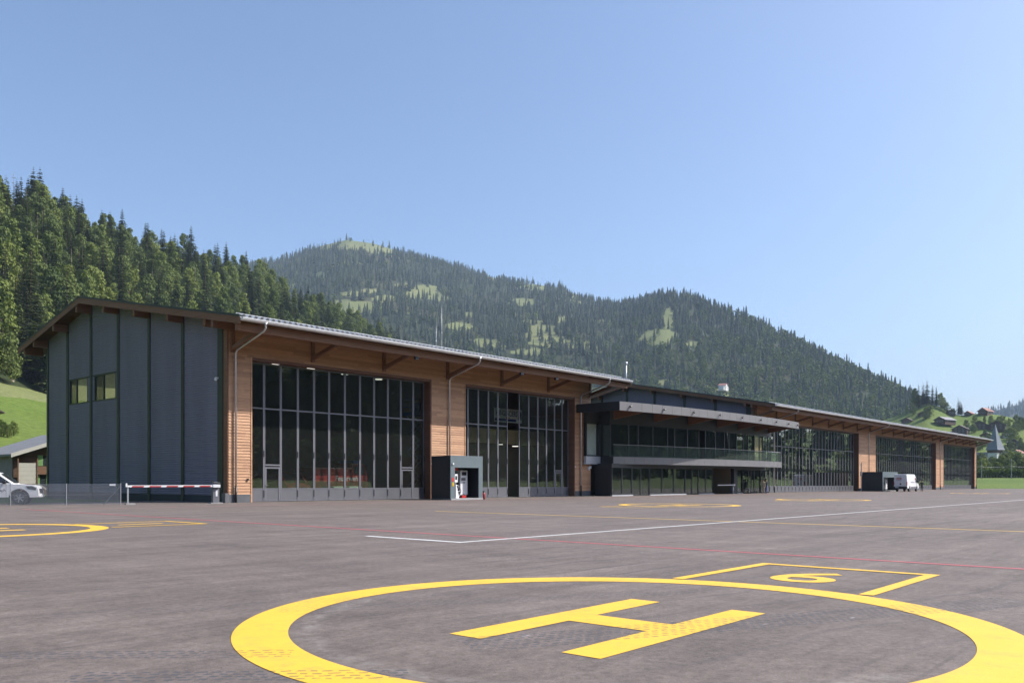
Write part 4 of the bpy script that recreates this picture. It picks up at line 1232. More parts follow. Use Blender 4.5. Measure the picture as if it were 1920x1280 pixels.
mb = MB(); mb.box(-.3, .4, -.3, .3, 6.86, 7.7); mb.build('control_box', M['bluem'], pf)

# ------------------------------------------------------------------ terminal between the hangars
def quadr(P):
    (a, A_), (b, B_), (c, C_) = P
    return lambda s: A_ * (s - b) * (s - c) / ((a - b) * (a - c)) + B_ * (s - a) * (s - c) / ((b - a) * (b - c)) + C_ * (s - a) * (s - b) / ((c - a) * (c - b))
can = quadr([(35.75, 4.84), (54, 6.6), (73.5, 6.05)])
bal = quadr([(39.3, 1.80), (55, 4.1), (73.0, 4.1)])
glz = quadr([(39.3, 1.40), (54, 3.1), (73.4, 2.5)])
TO = (56.0, 0, 0)
term = thing('terminal_building', 'two-storey glazed terminal with curved grey canopy and balcony between the hangars', 'building', W(56.0, 0), ANG)
def tp(name, mat, fn, parent=None, **kw): return hp(term, TO, name, mat, fn, parent, **kw)
def arcpts(fn, a, b, n): return [(a + (b - a) * i / n, -fn(a + (b - a) * i / n)) for i in range(n + 1)]
def slab(m, front, back, z0, z1):
    pts = front + back[::-1]; n = len(pts)
    m.add([(x, y, z0) for x, y in pts] + [(x, y, z1) for x, y in pts], [tuple(range(n))[::-1], tuple(range(n, 2 * n))] + [(i, (i + 1) % n, n + (i + 1) % n, n + i) for i in range(n)])
def strip(m, P, z0, z1, th):                                                   # a thin wall along a plan polyline
    for (xa, ya), (xb, yb) in zip(P, P[1:]):
        d = Vector((xb - xa, yb - ya)).normalized(); nx, ny = -d.y * th, d.x * th
        m.add([(xa, ya, z0), (xb, yb, z0), (xb + nx, yb + ny, z0), (xa + nx, ya + ny, z0), (xa, ya, z1), (xb, yb, z1), (xb + nx, yb + ny, z1), (xa + nx, ya + ny, z1)],
              [(0, 3, 2, 1), (4, 5, 6, 7), (0, 1, 5, 4), (1, 2, 6, 5), (2, 3, 7, 6), (3, 0, 4, 7)])
ZC0, ZC1 = 7.62, 8.42
roof_t = tp('roof', M['charcoal'], lambda m: slab(m, [(x, y + .05) for x, y in arcpts(can, 35.8, 73.45, 40)], [(35.8, -0.07), (38.2, -0.07), (38.2, 26.0), (74.0, 26.0), (74.0, -0.07), (73.45, -0.07)], ZC1 - .28, ZC1 - .02))
tp('soffit', M['soffit'], lambda m: slab(m, [(x, y + .12) for x, y in arcpts(can, 35.85, 73.4, 40)], [(35.85, -0.08), (38.25, -0.08), (38.25, 0.6), (73.4, 0.6)], ZC1 - .38, ZC1 - .285), roof_t)
def edge_side(m): m.box(35.72, 35.80, -can(35.75), -0.06, ZC0, ZC1)
tp('canopy_side', M['black'], edge_side, roof_t)
tp('canopy_side', M['black'], lambda m: m.box(73.46, 73.54, -can(73.5), -0.06, ZC0, ZC1), roof_t)
NP = 25
for i in range(NP):
    a, b = 35.75 + (73.5 - 35.75) * i / NP, 35.75 + (73.5 - 35.75) * (i + 1) / NP
    tp('fascia_panel', M['fascia'], lambda m: strip(m, [(a + .012, -can(a + .012)), (b - .012, -can(b - .012))], ZC0, ZC1, .06), roof_t)
for s in (37.01, 41.87, 46.73, 51.58, 56.34, 60.93, 65.31, 69.34, 72.7):
    y = -can(s)
    tp('spotlight', M['black'], lambda m: (m.tube([(s, y - .01, ZC1 - .38), (s, y - .12, ZC1 - .38)], .03, 6), m.tube([(s - .04, y - .16, ZC1 - .44), (s + .16, y - .16, ZC1 - .32)], .085, 8)), roof_t)
for s in (39.8, 45.74, 51.7, 57.66, 62.8, 67.8, 72.5):
    tp('canopy_beam', M['beam'], lambda m: m.prism([(-glz(s) - .02, ZC1 - .39), (-can(s) + .35, ZC1 - .39), (-can(s) + .35, ZC1 - .72), (-glz(s) - .02, ZC1 - 1.25)], lambda y, z: (s - .12, y, z), lambda y, z: (s + .12, y, z)))
# upper storey
gp = arcpts(glz, 39.3, 73.5, 24)
tp('upper_band', M['charcoal'], lambda m: (strip(m, [(39.3, -.25)] + gp + [(73.5, 0.0)], 6.72, ZC1 - .39, .12)))
tp('upper_base', M['charcoal'], lambda m: (strip(m, [(39.3, -.25)] + gp + [(73.5, 0.0)], 3.60, 3.74, .12)))
UE = [39.36, 41.88, 43.28, 45.53, 47.94, 49.15, 51.47, 53.70, 55.01, 57.23, 59.3, 60.39, 62.37, 64.3, 65.61, 67.58, 69.28, 70.4, 72.3, 73.46]
for i, (a, b) in enumerate(zip(UE, UE[1:])):
    def fr(m):
        for x, sgn in ((a, 1), (b, -1)):
            x2 = x + sgn * .075
            lo, hi = min(x, x2), max(x, x2)
            m.add([(lo, -glz(lo) - .02, 3.74), (hi, -glz(hi) - .02, 3.74), (hi, -glz(hi) + .1, 3.74), (lo, -glz(lo) + .1, 3.74), (lo, -glz(lo) - .02, 6.72), (hi, -glz(hi) - .02, 6.72), (hi, -glz(hi) + .1, 6.72), (lo, -glz(lo) + .1, 6.72)],
                  [(0, 3, 2, 1), (4, 5, 6, 7), (0, 1, 5, 4), (1, 2, 6, 5), (2, 3, 7, 6), (3, 0, 4, 7)])
    w = tp('window', M['black'], fr)
    if i == 7: continue                                                         # the open balcony door
    tp('pane', M['glass_t'], lambda m: strip(m, [(a + .07, -glz(a + .07) + .03), (b - .07, -glz(b - .07) + .03)], 3.73, 6.73, .012), w)
sw = tp('window', M['black'], lambda m: (m.box(39.24, 39.34, -1.42, -1.34, 3.6, 6.72), m.box(39.24, 39.34, -.34, -.26, 3.6, 6.72), m.box(39.25, 39.33, -1.34, -.34, 3.6, 3.68)))
tp('pane', M['glass_t'], lambda m: m.box(39.285, 39.295, -1.35, -.33, 3.67, 6.73), sw)
# bay beside the hangar pier: spandrel, window, dark surround
tp('spandrel_panel', M['spandrel'], lambda m: (m.box(36.87, 39.22, -.36, -.1, 2.93, 3.62), m.box(36.55, 39.22, -.39, -.1, 2.88, 2.93)))
bw = tp('window', M['black'], lambda m: (m.box(36.87, 37.02, -.36, -.08, 3.63, 6.9), m.box(38.85, 39.22, -.36, -.08, 3.63, 6.9), m.box(37.02, 38.85, -.36, -.08, 3.63, 3.75), m.box(36.87, 39.22, -.36, -.08, 6.9, ZC1 - .4), m.box(37.02, 38.85, -.36, -.08, 6.7, 6.9)))
tp('pane', M['glass_clear'], lambda m: m.box(37.0, 38.87, -.2, -.19, 3.74, 6.72), bw)
tp('blind', M['offwhite'], lambda m: m.box(37.03, 38.84, -.12, -.10, 3.76, 6.7), bw)  # added white sheet, stands in for the bright outdoors seen through the glass corner
# upper room
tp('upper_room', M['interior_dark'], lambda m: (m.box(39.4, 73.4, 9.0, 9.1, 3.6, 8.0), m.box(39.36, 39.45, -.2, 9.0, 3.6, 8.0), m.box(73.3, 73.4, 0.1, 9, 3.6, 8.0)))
# balcony
bf = arcpts(bal, 39.3, 73.0, 30)
balc = tp('balcony', M['charcoal'], lambda m: slab(m, [(x, y + .06) for x, y in bf], [(39.33, 8.9), (73.0, 8.9)], 2.95, 3.585))
for i in range(24):
    a, b = 39.3 + 33.7 * i / 24, 39.3 + 33.7 * (i + 1) / 24
    tp('fascia_panel', M['fascia'], lambda m: strip(m, [(a + .008, -bal(a + .008)), (b - .008, -bal(b - .008))], 2.91, 3.60, .055), balc)
tp('balcony_side', M['black'], lambda m: m.box(39.24, 39.30, -bal(39.3), -.37, 2.91, 3.60), balc)  # shaded left end of the slab, its shade put in as black
tp('balcony_side', M['fascia'], lambda m: m.box(73.01, 73.07, -bal(73.0), -.1, 2.91, 3.60), balc)
for i in range(20):
    a, b = 39.4 + 33.5 * i / 20, 39.4 + 33.5 * (i + 1) / 20
    tp('rail_pane', M['rail_glass'], lambda m: strip(m, [(a + .01, -bal(a) + .07), (b - .01, -bal(b) + .07)], 3.62, 4.74, .015), balc)
tp('rail_pane', M['rail_glass'], lambda m: m.box(72.93, 72.945, -bal(73) + .09, -2.6, 3.62, 4.74), balc)
tp('handrail', M['galv'], lambda m: m.tube([(x, y + .078, 4.76) for x, y in arcpts(bal, 39.4, 72.9, 30)] + [(72.94, -2.6, 4.76)], .022, 6), balc)
# ground floor
GY = -1.95
def gnd_panel(a, b, door=False, mat='glass_t', head=2.62):
    g = gz((a + b) / 2)
    w = tp('entrance_door' if door else 'window', M['black'] if not door else M['charcoal'], lambda m: (m.box(a, a + .07, GY, GY + .1, g, head), m.box(b - .07, b, GY, GY + .1, g, head), m.box(a + .07, b - .07, GY + .003, GY + .097, head - .08, head), m.box(a + .07, b - .07, GY + .003, GY + .097, g + .01, g + (.1 if door else .22))))
    tp('pane', M[mat], lambda m: m.box(a + .06, b - .06, GY + .045, GY + .055, g + (.09 if door else .21), head - .07), w)
    if door:
        tp('door_handle', M['chrome'], lambda m: m.tube([(b - .14, GY - .06, g + .8), (b - .14, GY - .06, g + 1.4)], .018, 6), w)
def run(a, b, n, door=False, **kw):
    for i in range(n): gnd_panel(a + (b - a) * i / n, a + (b - a) * (i + 1) / n, door, **kw)
run(38.8, 42.3, 2); run(42.35, 45.5, 2, True); run(45.6, 52.8, 3); run(52.85, 55.7, 2, True); run(55.75, 59.1, 2)
run(65.2, 66.5, 1); run(66.55, 71.6, 3, True); run(71.65, 73.2, 1)
tp('head_band', M['charcoal'], lambda m: (m.box(38.75, 59.2, GY - .02, GY + .14, 2.625, 2.95), m.box(65.1, 73.25, GY - .02, GY + .14, 2.625, 2.95), m.box(59.2, 65.1, GY - .01, GY + .14, 2.72, 2.95)))
for a, b in ((38.7, 42.35), (45.5, 52.85), (55.7, 59.2), (65.1, 66.55)):
    tp('base_kerb', M['spandrel'], lambda m: m.box(a, b, GY - .12, GY - .002, gz(b) - .1, gz((a + b) / 2) + .10))
tp('side_wall', M['charcoal'], lambda m: (m.box(38.7, 38.76, GY + .1, -.06, -.4, 2.95), m.box(59.12, 59.2, GY + .1, 9, -.4, 2.94), m.box(64.42, 65.18, GY + .0, 9, -.45, 2.94), m.box(73.2, 73.28, GY + .1, 0.1, -.5, 2.94)))
tp('side_door', M['black'], lambda m: (m.box(38.66, 38.70, -1.7, -.3, -.2, 2.45),))
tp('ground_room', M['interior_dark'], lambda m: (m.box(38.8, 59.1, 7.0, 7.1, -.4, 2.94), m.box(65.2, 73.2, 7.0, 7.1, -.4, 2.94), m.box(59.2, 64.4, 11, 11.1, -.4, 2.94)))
tp('passage_wall', M['interior'], lambda m: m.box(64.36, 64.41, -1.5, 9, -.4, 2.9))
tp('ground_floor', M['interior_floor'], lambda m: m.add([(38.8, GY + .1, gz(38.8) + .012), (73.2, GY + .1, gz(73.2) + .012), (73.2, 11, gz(73.2) + .012), (38.8, 11, gz(38.8) + .012)], [(0, 1, 2, 3)]))
# open revolving-door leaf and flue
tp('open_leaf', M['black'], lambda m: (m.box(66.5, 66.56, GY - 1.15, GY, -.2, -.1), m.box(66.5, 66.56, GY - 1.15, GY, 2.45, 2.55), m.box(66.5, 66.56, GY - 1.15, GY - 1.08, -.1, 2.45), m.box(66.5, 66.56, GY - .07, GY, -.1, 2.45)))
tp('open_leaf', M['black'], lambda m: (m.box(71.6, 71.66, GY - 1.15, GY, -.2, -.1), m.box(71.6, 71.66, GY - 1.15, GY, 2.45, 2.55), m.box(71.6, 71.66, GY - 1.15, GY - 1.08, -.1, 2.45), m.box(71.6, 71.66, GY - .07, GY, -.1, 2.45)))
tp('wall_camera', M['white'], lambda m: (m.box(37.8, 37.95, -.2, -.05, 2.45, 2.7), m.box(37.5, 37.6, -.25, -.05, 2.3, 2.65)))
fl = thing('flue_pipe', 'grey flue pipe on the far hangar roof behind the near roof end', 'flue', W(76.2, -20.7, roof_z(20.7) - .05), ANG)
mb = MB(); mb.tube([(0, 0, 0), (0, 0, 3.7)], .13, 10); mb.build('tube', M['galv'], fl, True)
mb = MB(); mb.tube([(0, 0, 3.7), (0, 0, 4.1)], .22, 10); mb.build('cap', M['galv'], fl, True)

# ------------------------------------------------------------------ fuel shelters and pumps
def shelter(s0, s1, b0, b1, h, label, z0):
    o = thing('fuel_shelter', label, 'fuel shelter', W(s0, b1, z0), ANG, 'fuel shelters')
    w, d = s1 - s0, b1 - b0
    mb = MB(); mb.box(0, .12, .06, d, 0, h); mb.build('side_wall', M['black'], o)
    mb = MB(); mb.box(w - .12, w, .06, d, 0, h); mb.build('side_wall', M['black'], o)
    mb = MB(); mb.box(.12, w - .12, d - .1, d, .1, h); mb.build('back_wall', M['interior_dark'], o)
    mb = MB(); mb.box(.12, w - .12, .06, d - .1, h - .3, h - .02); mb.build('roof', M['charcoal'], o)
    mb = MB(); mb.box(-.02, .42, 0, .06, 0, h + .02); mb.box(w - .42, w + .02, 0, .06, 0, h + .02); mb.box(.42, w - .42, 0, .06, h - .85, h + .02); mb.build('front_frame', M['teal_steel'], o)
    mb = MB(); mb.box(.0, w, -.05, d - .1, -.15, .12); mb.build('floor_slab', M['concrete'], o)
    return o, w, d
def pump(s, b, z, label, rz=0.0, w=.78, h=2.05):
    o = thing('fuel_pump', label, 'fuel pump', W(s, b, z), ANG + rz, 'white fuel pumps')
    mb = MB(); mb.box(-w / 2, w / 2, 0, .62, .22, h); mb.build('cabinet', M['white'], o, bevel=.025)
    mb = MB(); mb.box(-w / 2 + .03, w / 2 - .03, .03, .6, 0, .22); mb.build('base', M['charcoal'], o)
    mb = MB(); mb.box(-.24, .24, -.012, 0.01, h - .38, h - .12); mb.build('display', M['window'], o)
    mb = MB(); mb.box(-.3, .15, -.012, .01, h - .76, h - .56); mb.build('keypad', M['printgrey'], o)
    mb = MB(); mb.box(-.16, .1, -.010, .01, h - .95, h - .88); mb.build('mark', M['printgrey'], o)
    mb = MB(); mb.box(-w / 2 - .10, -w / 2, .2, .32, .85, 1.3); mb.tube([(-w / 2 - .05, .24, 1.25), (-w / 2 - .16, .16, 1.4)], .03, 6); nz = mb.build('nozzle', M['black'], o)
    mb = MB(); mb.tube([(-w / 2 - .06, .25, .9), (-w / 2 - .18, .2, .45), (-w / 2 - .28, .18, .28), (-w / 2 - .36, .2, .5), (-w / 2 - .3, .25, .9)], .022, 6); mb.build('hose', M['rubber'], nz)
    return o
G1 = gz(17)
sh1, w1, d1 = shelter(15.35, 18.72, 1.85, 3.85, 3.2, 'dark fuel shelter with grey frame between the two near hangar doors', G1)
mb = MB(); mb.box(.55, 1.1, .35, .38, 2.15, 2.42); mb.build('red_sign', M['printred'], sh1)
mb = MB(); mb.box(.43, .55, .352, .38, 2.15, 2.42); mb.build('sign_end', M['black'], sh1)
mb = MB(); mb.box(.10, .32, -.02, 0, 1.35, 1.62); mb.build('notice', M['printred'], sh1)
mb = MB(); mb.box(.12, .30, -.03, 0, 1.0, 1.28); mb.build('notice', M['yellowm'], sh1)
mb = MB(); mb.box(.14, .26, -.08, 0, 2.55, 2.68); mb.build('shelter_lamp', M['white'], sh1)
pump(17.55, 3.05, G1 + .12, 'white fuel pump inside the shelter between the near doors')
hr = thing('hose_reel', 'white hose reel with black hose inside the near fuel shelter', 'hose reel', W(16.25, 3.2, G1 + .12), ANG)
mb = MB(); mb.prism([(-.35, 0), (.35, 0), (.08, .95), (-.08, .95)], lambda x, z: (x, -.28, z), lambda x, z: (x, -.24, z)); mb.build('side_plate', M['white'], hr)
for y in (-.2, .25):
    mb = MB(); mb.tube([(.44 * cos(2 * pi * i / 24) + .15, y, .5 + .44 * sin(2 * pi * i / 24)) for i in range(25)], .03, 6)
    for a in range(0, 360, 60): mb.tube([(.15, y, .5), (.15 + .42 * cos(radians(a)), y, .5 + .42 * sin(radians(a)))], .016, 5)
    mb.build('reel_rim', M['galv'], hr)
mb = MB()
for k in range(5): mb.tube([(.15 + .3 * cos(2 * pi * i / 18), -.14 + .08 * k, .5 + .3 * sin(2 * pi * i / 18)) for i in range(19)], .04, 6)
mb.build('hose', M['rubber'], hr)
pt = thing('card_terminal', 'white card terminal on a post at the near fuel shelter edge', 'terminal', W(15.92, 3.75, G1 + .12), ANG)
mb = MB(); mb.tube([(0, 0, 0), (0, 0, 1.2)], .05, 8); mb.build('post', M['galv'], pt)
mb = MB(); mb.box(-.12, .2, -.05, .12, 1.15, 1.75); mb.build('housing', M['white'], pt, bevel=.02)
mb = MB(); mb.box(-.05, .12, -.062, -.045, 1.35, 1.62); mb.build('screen', M['window'], pt)
bk = thing('fire_extinguisher', 'red fire extinguisher with black top beside the near fuel shelter', 'extinguisher', W(18.98, 3.7, gz(19)), ANG)
mb = MB(); mb.tube([(0, 0, 0), (0, 0, .42), (0, 0, .5)], .13, 12, r2=.10); mb.build('cylinder', M['red'], bk, True)
mb = MB(); mb.tube([(0, 0, .5), (0, 0, .6)], .06, 8); mb.box(-.12, .12, -.03, .03, .6, .66); mb.build('valve', M['black'], bk)
tb = thing('tool_box', 'small red tool box on the near fuel shelter floor', 'box', W(17.05, 3.45, G1 + .12), ANG)
mb = MB(); mb.box(-.22, .22, -.1, .1, 0, .2); mb.build('case', M['red'], tb, bevel=.02); mb = MB(); mb.tube([(-.1, 0, .2), (-.1, 0, .28), (.1, 0, .28), (.1, 0, .2)], .015, 5); mb.build('handle', M['black'], tb)
G2 = gz(112)
sh2, w2, d2 = shelter(109.4, 117.0, 1.85, 5.0, 3.05, 'long dark fuel shelter in front of the far hangar beside the van', G2)
pump(110.9, 4.3, G2 + .12, 'left white fuel pump in the far shelter behind the van')
pump(113.6, 4.3, G2 + .12, 'right white fuel pump in the far shelter behind the van')
va = thing('vent_mast', 'pair of thin grey vent pipes behind the far fuel shelter', 'vent pipe', W(109.1, 1.9, G2), ANG)
for k, x in enumerate((-.25, .05)):
    mb = MB(); mb.tube([(x, 0, 0), (x, 0, 4.4 + .2 * k)], .04, 6); mb.build('pipe', M['galv'], va)
mb = MB(); mb.box(-.45, .2, -.06, .06, 2.4, 3.1); mb.build('control_box', M['kick'], va)

# ------------------------------------------------------------------ barriers and fence
def barrier(p, rz, length, label, stripes=True, base=True):
    o = thing('boom_barrier', label, 'barrier', p, rz, 'boom barriers')
    mb = MB(); mb.box(-.19, .19, -.16, .16, .05, .98); mb.build('cabinet', M['frame'], o, bevel=.02)
    mb = MB(); mb.box(-.35, .35, -.3, .3, -.08, .05); mb.build('footing', M['concrete'], o)
    mb = MB(); mb.box(-.03, .08, -.172, -.158, .42, .78); mb.build('label_plate', M['white'], o)
    mb = MB(); mb.box(-.22, .2, -.3, -.17, .95, 1.12); hub = mb.build('arm_bracket', M['white'], o)
    mb = MB(); mb.tube([(-.2, -.24, 1.25), (.2, -.24, 1.2)], .03, 6); mb.box(-.3, -.18, -.28, -.18, 1.22, 1.34); mb.build('signal_lamp', M['black'], hub)
    mb = MB(); mb.box(-length, -.2, -.27, -.2, .98, 1.09); arm = mb.build('arm', M['white'], o)
    n = 5; L = length - .3
    if stripes:
        for i in range(n):
            x1 = -.35 - L * i / n; x0 = x1 - L / n * .72
            mb = MB(); mb.prism([(x0, 0.985), (x1 - .04, 0.985), (x1, 1.055), (x0 + .04, 1.055)], lambda x, z: (x, -.276, z), lambda x, z: (x, -.271, z)); mb.build('red_stripe', M['red'], arm)
    if base:
        mb = MB(); mb.box(-length - .02, -length + .06, -.27, -.19, 0, .98); mb.box(-length - .06, -length + .1, -.3, -.16, .98, 1.0); mb.build('rest_post', M['galv'], o)
        mb = MB(); mb.box(-length - .12, -length + .38, -.42, -.05, -.08, .09); mb.build('rest_footing', M['concrete'], o)
        mb = MB(); mb.box(-length - .1, -length - .02, -.3, -.2, 1.0, 1.2); mb.build('tip_reflector', M['white'], arm)
    return o
pb = W(-1.3, .75, gz(-1)); pe = Vector((-21.45, 46.85, 0.02))
d = pb - pe
barrier(pb, atan2(d.y, d.x), d.length, 'white and red boom barrier in front of the grey hangar gable')
bb = W(64.0, 1.9, gz(64))
barrier(bb, ANG, 4.1, 'small barrier across the dark passage of the terminal', False, False)

f0, f1 = Vector((-29.3, 42.75, 0.0)), Vector((-21.3, 45.85, 0.02))
fd = (f1 - f0); FL = fd.length
fence = thing('chain_link_fence', 'low galvanised chain-link fence in front of the pickup', 'fence', f0, atan2(fd.y, fd.x))
FZ = gz(-9) - .0
for i, x in enumerate((.6, 3.35, 5.95, FL)):
    mb = MB(); mb.tube([(x, 0, -.1), (x, 0, FZ + 1.17)], .024, 8); mb.build('post', M['galv'], fence)
mb = MB(); mb.tube([(FL - .02, 0.02, FZ + 1.02), (FL - .85, .02, FZ + .0)], .018, 6); mb.build('strut', M['galv'], fence)
for z in (.06, .56, 1.12):
    mb = MB(); mb.tube([(0, -.01, FZ + z), (FL, -.01, FZ + z)], .005, 4); mb.build('tension_wire', M['galv'], fence)
mb = MB(); pz, hgt = .062, 1.08; th = .0085
n = int((FL + hgt) / pz) + 1
for i in range(n):
    for sg in (1, -1):
        a = i * pz - hgt
        xs = (a, a + hgt) if sg > 0 else (a + hgt, a)
        x0, z0, x1, z1 = xs[0], .05, xs[1], .05 + hgt
        t0, t1 = 0.0, 1.0
        for X in (0.0, FL):
            if (x0 - X) * (x1 - X) < 0:
                t = (X - x0) / (x1 - x0)
                inside0 = 0 <= x0 <= FL
                if inside0: t1 = min(t1, t)
                else: t0 = max(t0, t)
        if not (0 <= x0 + (x1 - x0) * (t0 + t1) / 2 <= FL): continue
        P0 = Vector((x0 + (x1 - x0) * t0, .003 * sg, FZ + z0 + (z1 - z0) * t0)); P1 = Vector((x0 + (x1 - x0) * t1, .003 * sg, FZ + z0 + (z1 - z0) * t1))
        mb.beam(P0, P1, th, th, (0, 1, 0))
props(mb.build('wire_mesh', M['galv'], fence), None, None, None, 'stuff')
mb = MB(); mb.box(FL - .55, FL - .25, -.03, -.015, FZ + 1.04, FZ + 1.14); mb.build('notice', M['white'], fence)

# ------------------------------------------------------------------ vehicles
def wheel(parent, x, y, r, w, sgn, spokes=6):
    mb = MB(); n = 24
    prof = [(0.62 * r, 0), (.93 * r, 0.0), (r, .18 * w), (r, .82 * w), (.93 * r, w), (.62 * r, w)]
    for (ra, ya), (rb, yb) in zip(prof, prof[1:]):
        for i in range(n):
            t0, t1 = 2 * pi * i / n, 2 * pi * (i + 1) / n
            mb.quad((x + ra * cos(t0), y + sgn * ya, r + ra * sin(t0)), (x + ra * cos(t1), y + sgn * ya, r + ra * sin(t1)), (x + rb * cos(t1), y + sgn * yb, r + rb * sin(t1)), (x + rb * cos(t0), y + sgn * yb, r + rb * sin(t0)))
    o = mb.build('wheel', M['rubber'], parent)
    mb = MB()
    mb.tube([(x, y + sgn * w * .45, r), (x, y + sgn * w * .55, r)], .62 * r, 20, mi=1)
    for i in range(spokes):
        a = 2 * pi * i / spokes + .3
        mb.beam((x + .1 * r * cos(a), y + sgn * w * .86, r + .1 * r * sin(a)), (x + .6 * r * cos(a), y + sgn * w * .9, r + .6 * r * sin(a)), .05, .09, (0, 1, 0))
    mb.tube([(x, y + sgn * w * .8, r), (x, y + sgn * w * .93, r)], .16 * r, 12)
    for i in range(20):
        t0, t1 = 2 * pi * i / 20, 2 * pi * (i + 1) / 20
        mb.quad((x + .6 * r * cos(t0), y + sgn * w * .95, r + .6 * r * sin(t0)), (x + .6 * r * cos(t1), y + sgn * w * .95, r + .6 * r * sin(t1)), (x + .66 * r * cos(t1), y + sgn * w * .95, r + .66 * r * sin(t1)), (x + .66 * r * cos(t0), y + sgn * w * .95, r + .66 * r * sin(t0)))
    mb.build('rim', [M['galv'], M['black']], o)
    return o

def arch(xc, zc, r, n=10): return [(xc + r * cos(pi - pi * i / n), zc + r * sin(pi - pi * i / n)) for i in range(n + 1)]

# pickup, x forward, origin under the front axle
pk = thing('pickup_truck', 'white pickup truck behind the chain-link fence, cut by the left picture edge', 'pickup', (-26.95, 46.35, gz(-9) + .0), radians(22))
lower = [(-4.1, .62), (-3.55, .55)] + arch(-3.09, .42, .44) + [(-2.55, .42), (-.5, .42)] + arch(0, .42, .45) + [(.52, .40), (.86, .42), (.93, .60), (.90, .82), (.84, .98), (.66, 1.06), (-.55, 1.17), (-.75, 1.18), (-2.45, 1.16), (-2.5, 1.28), (-4.12, 1.26)]
mb = MB(); mb.prism(lower, lambda x, z: (x, -.92, z), lambda x, z: (x, .92, z)); body = mb.build('body', M['white'], pk, bevel=.07)
cab = [(-.72, 1.16), (.02 - .15, 1.14), (-.95, 1.76), (-1.25, 1.82), (-2.25, 1.80), (-2.42, 1.17)]
mb = MB(); mb.prism([(-.20, 1.13), (-1.02, 1.74), (-1.3, 1.80), (-2.25, 1.78), (-2.44, 1.15)], lambda x, z: (x, -.90 + .16 * (z - 1.13) / .65, z), lambda x, z: (x, .90 - .16 * (z - 1.13) / .65, z)); mb.build('cab', M['white'], pk, bevel=.05)
for sg in (-1, 1):
    def Y(z): return sg * (.913 - .16 * (z - 1.13) / .65)
    mb = MB()
    for poly in ([(-.42, 1.19), (-1.02, 1.64), (-1.30, 1.68), (-1.34, 1.19)], [(-1.42, 1.19), (-1.40, 1.68), (-2.1, 1.67), (-2.28, 1.19)]):
        mb.prism(poly, lambda x, z: (x, Y(z), z), lambda x, z: (x, Y(z) - sg * .01, z))
    mb.build('side_window', M['window'], pk)
    mb = MB(); mb.box(-.78, -.62, sg * .95 if sg > 0 else -1.14, 1.14 if sg > 0 else -.95, 1.14, 1.32); mb.build('mirror', M['black'], pk, bevel=.03)
    mb = MB(); mb.prism([(.40, .86), (.78, .80), (.82, .92), (.60, 1.02), (.30, 1.03)], lambda x, z: (x, sg * .935, z), lambda x, z: (x, sg * .80, z)); mb.build('headlight', M['window'], pk, bevel=.02)
    for x in (0, -3.09): wheel(pk, x, sg * .72, .385, .23, sg)
    for x in (-.62, -1.38, -2.32): mb = MB(); mb.box(x - .006, x + .006, sg * .917 - .006, sg * .917 + .006, .5, 1.14); mb.build('door_seam', M['printgrey'], pk)
    mb = MB(); mb.box(-1.3, -1.1, sg * .935 - .012, sg * .935 + .012, 1.02, 1.06); mb.build('door_handle', M['chrome'], pk)
    for x in (0, -3.09):
        mb = MB(); mb.tube([(x + .46 * cos(pi * i / 12), sg * .915, .40 + .46 * sin(pi * i / 12)) for i in range(13)], .03, 6); mb.build('wheel_arch_trim', M['rubber'], pk)
mb = MB(); mb.add([(-.26, -.78, 1.19), (-.26, .78, 1.19), (-.93, .70, 1.69), (-.93, -.70, 1.69)], [(0, 1, 2, 3)]); o = mb.build('windscreen', M['window'], pk); o.location.x = .035; o.location.z = .02
mb = MB(); mb.box(.86, .945, -.55, .55, .62, .88); mb.build('grille', M['black'], pk, bevel=.02)
mb = MB(); mb.box(.5, .98, -.9, .9, .40, .56); mb.build('bumper', M['white'], pk, bevel=.05)
me = text_mesh('door_lettering', 'Reichenbach', .2, M['printgrey'], bold=.004); o = link('door_lettering', me, pk, (-1.15, -.945, .80)); o.rotation_euler = FONT_UP

# van: x forward, origin at the rear bumper middle
vn = thing('delivery_van', 'white high-roof van parked in front of the far fuel shelter, rear towards us', 'van', W(109.9, 7.45, gz(112)), ANG)
sidep = [(0.06, .50), (.85, .48)] + arch(1.35, .42, .42) + [(1.9, .42), (4.6, .42)] + arch(5.2, .42, .42) + [(5.75, .42), (6.25, .48), (6.3, .85), (6.1, 1.15), (5.55, 1.35), (4.85, 2.25), (4.55, 2.55), (4.2, 2.66), (.15, 2.68), (.04, 2.55), (.0, 1.5)]
mb = MB(); mb.prism(sidep, lambda x, z: (x, -.99 + .10 * max(0, z - 1.3) / 1.3, z), lambda x, z: (x, .99 - .10 * max(0, z - 1.3) / 1.3, z)); mb.build('body', M['white'], vn, bevel=.08)
mb = MB(); mb.box(-.06, .25, -.97, .97, .42, .80); mb.build('rear_bumper', M['black'], vn, bevel=.03)
mb = MB(); mb.box(-.012, .0, -.006, .006, .85, 2.5); mb.box(-.012, 0, -.88, .88, 2.5, 2.52); mb.build('rear_door_seam', M['printgrey'], vn)
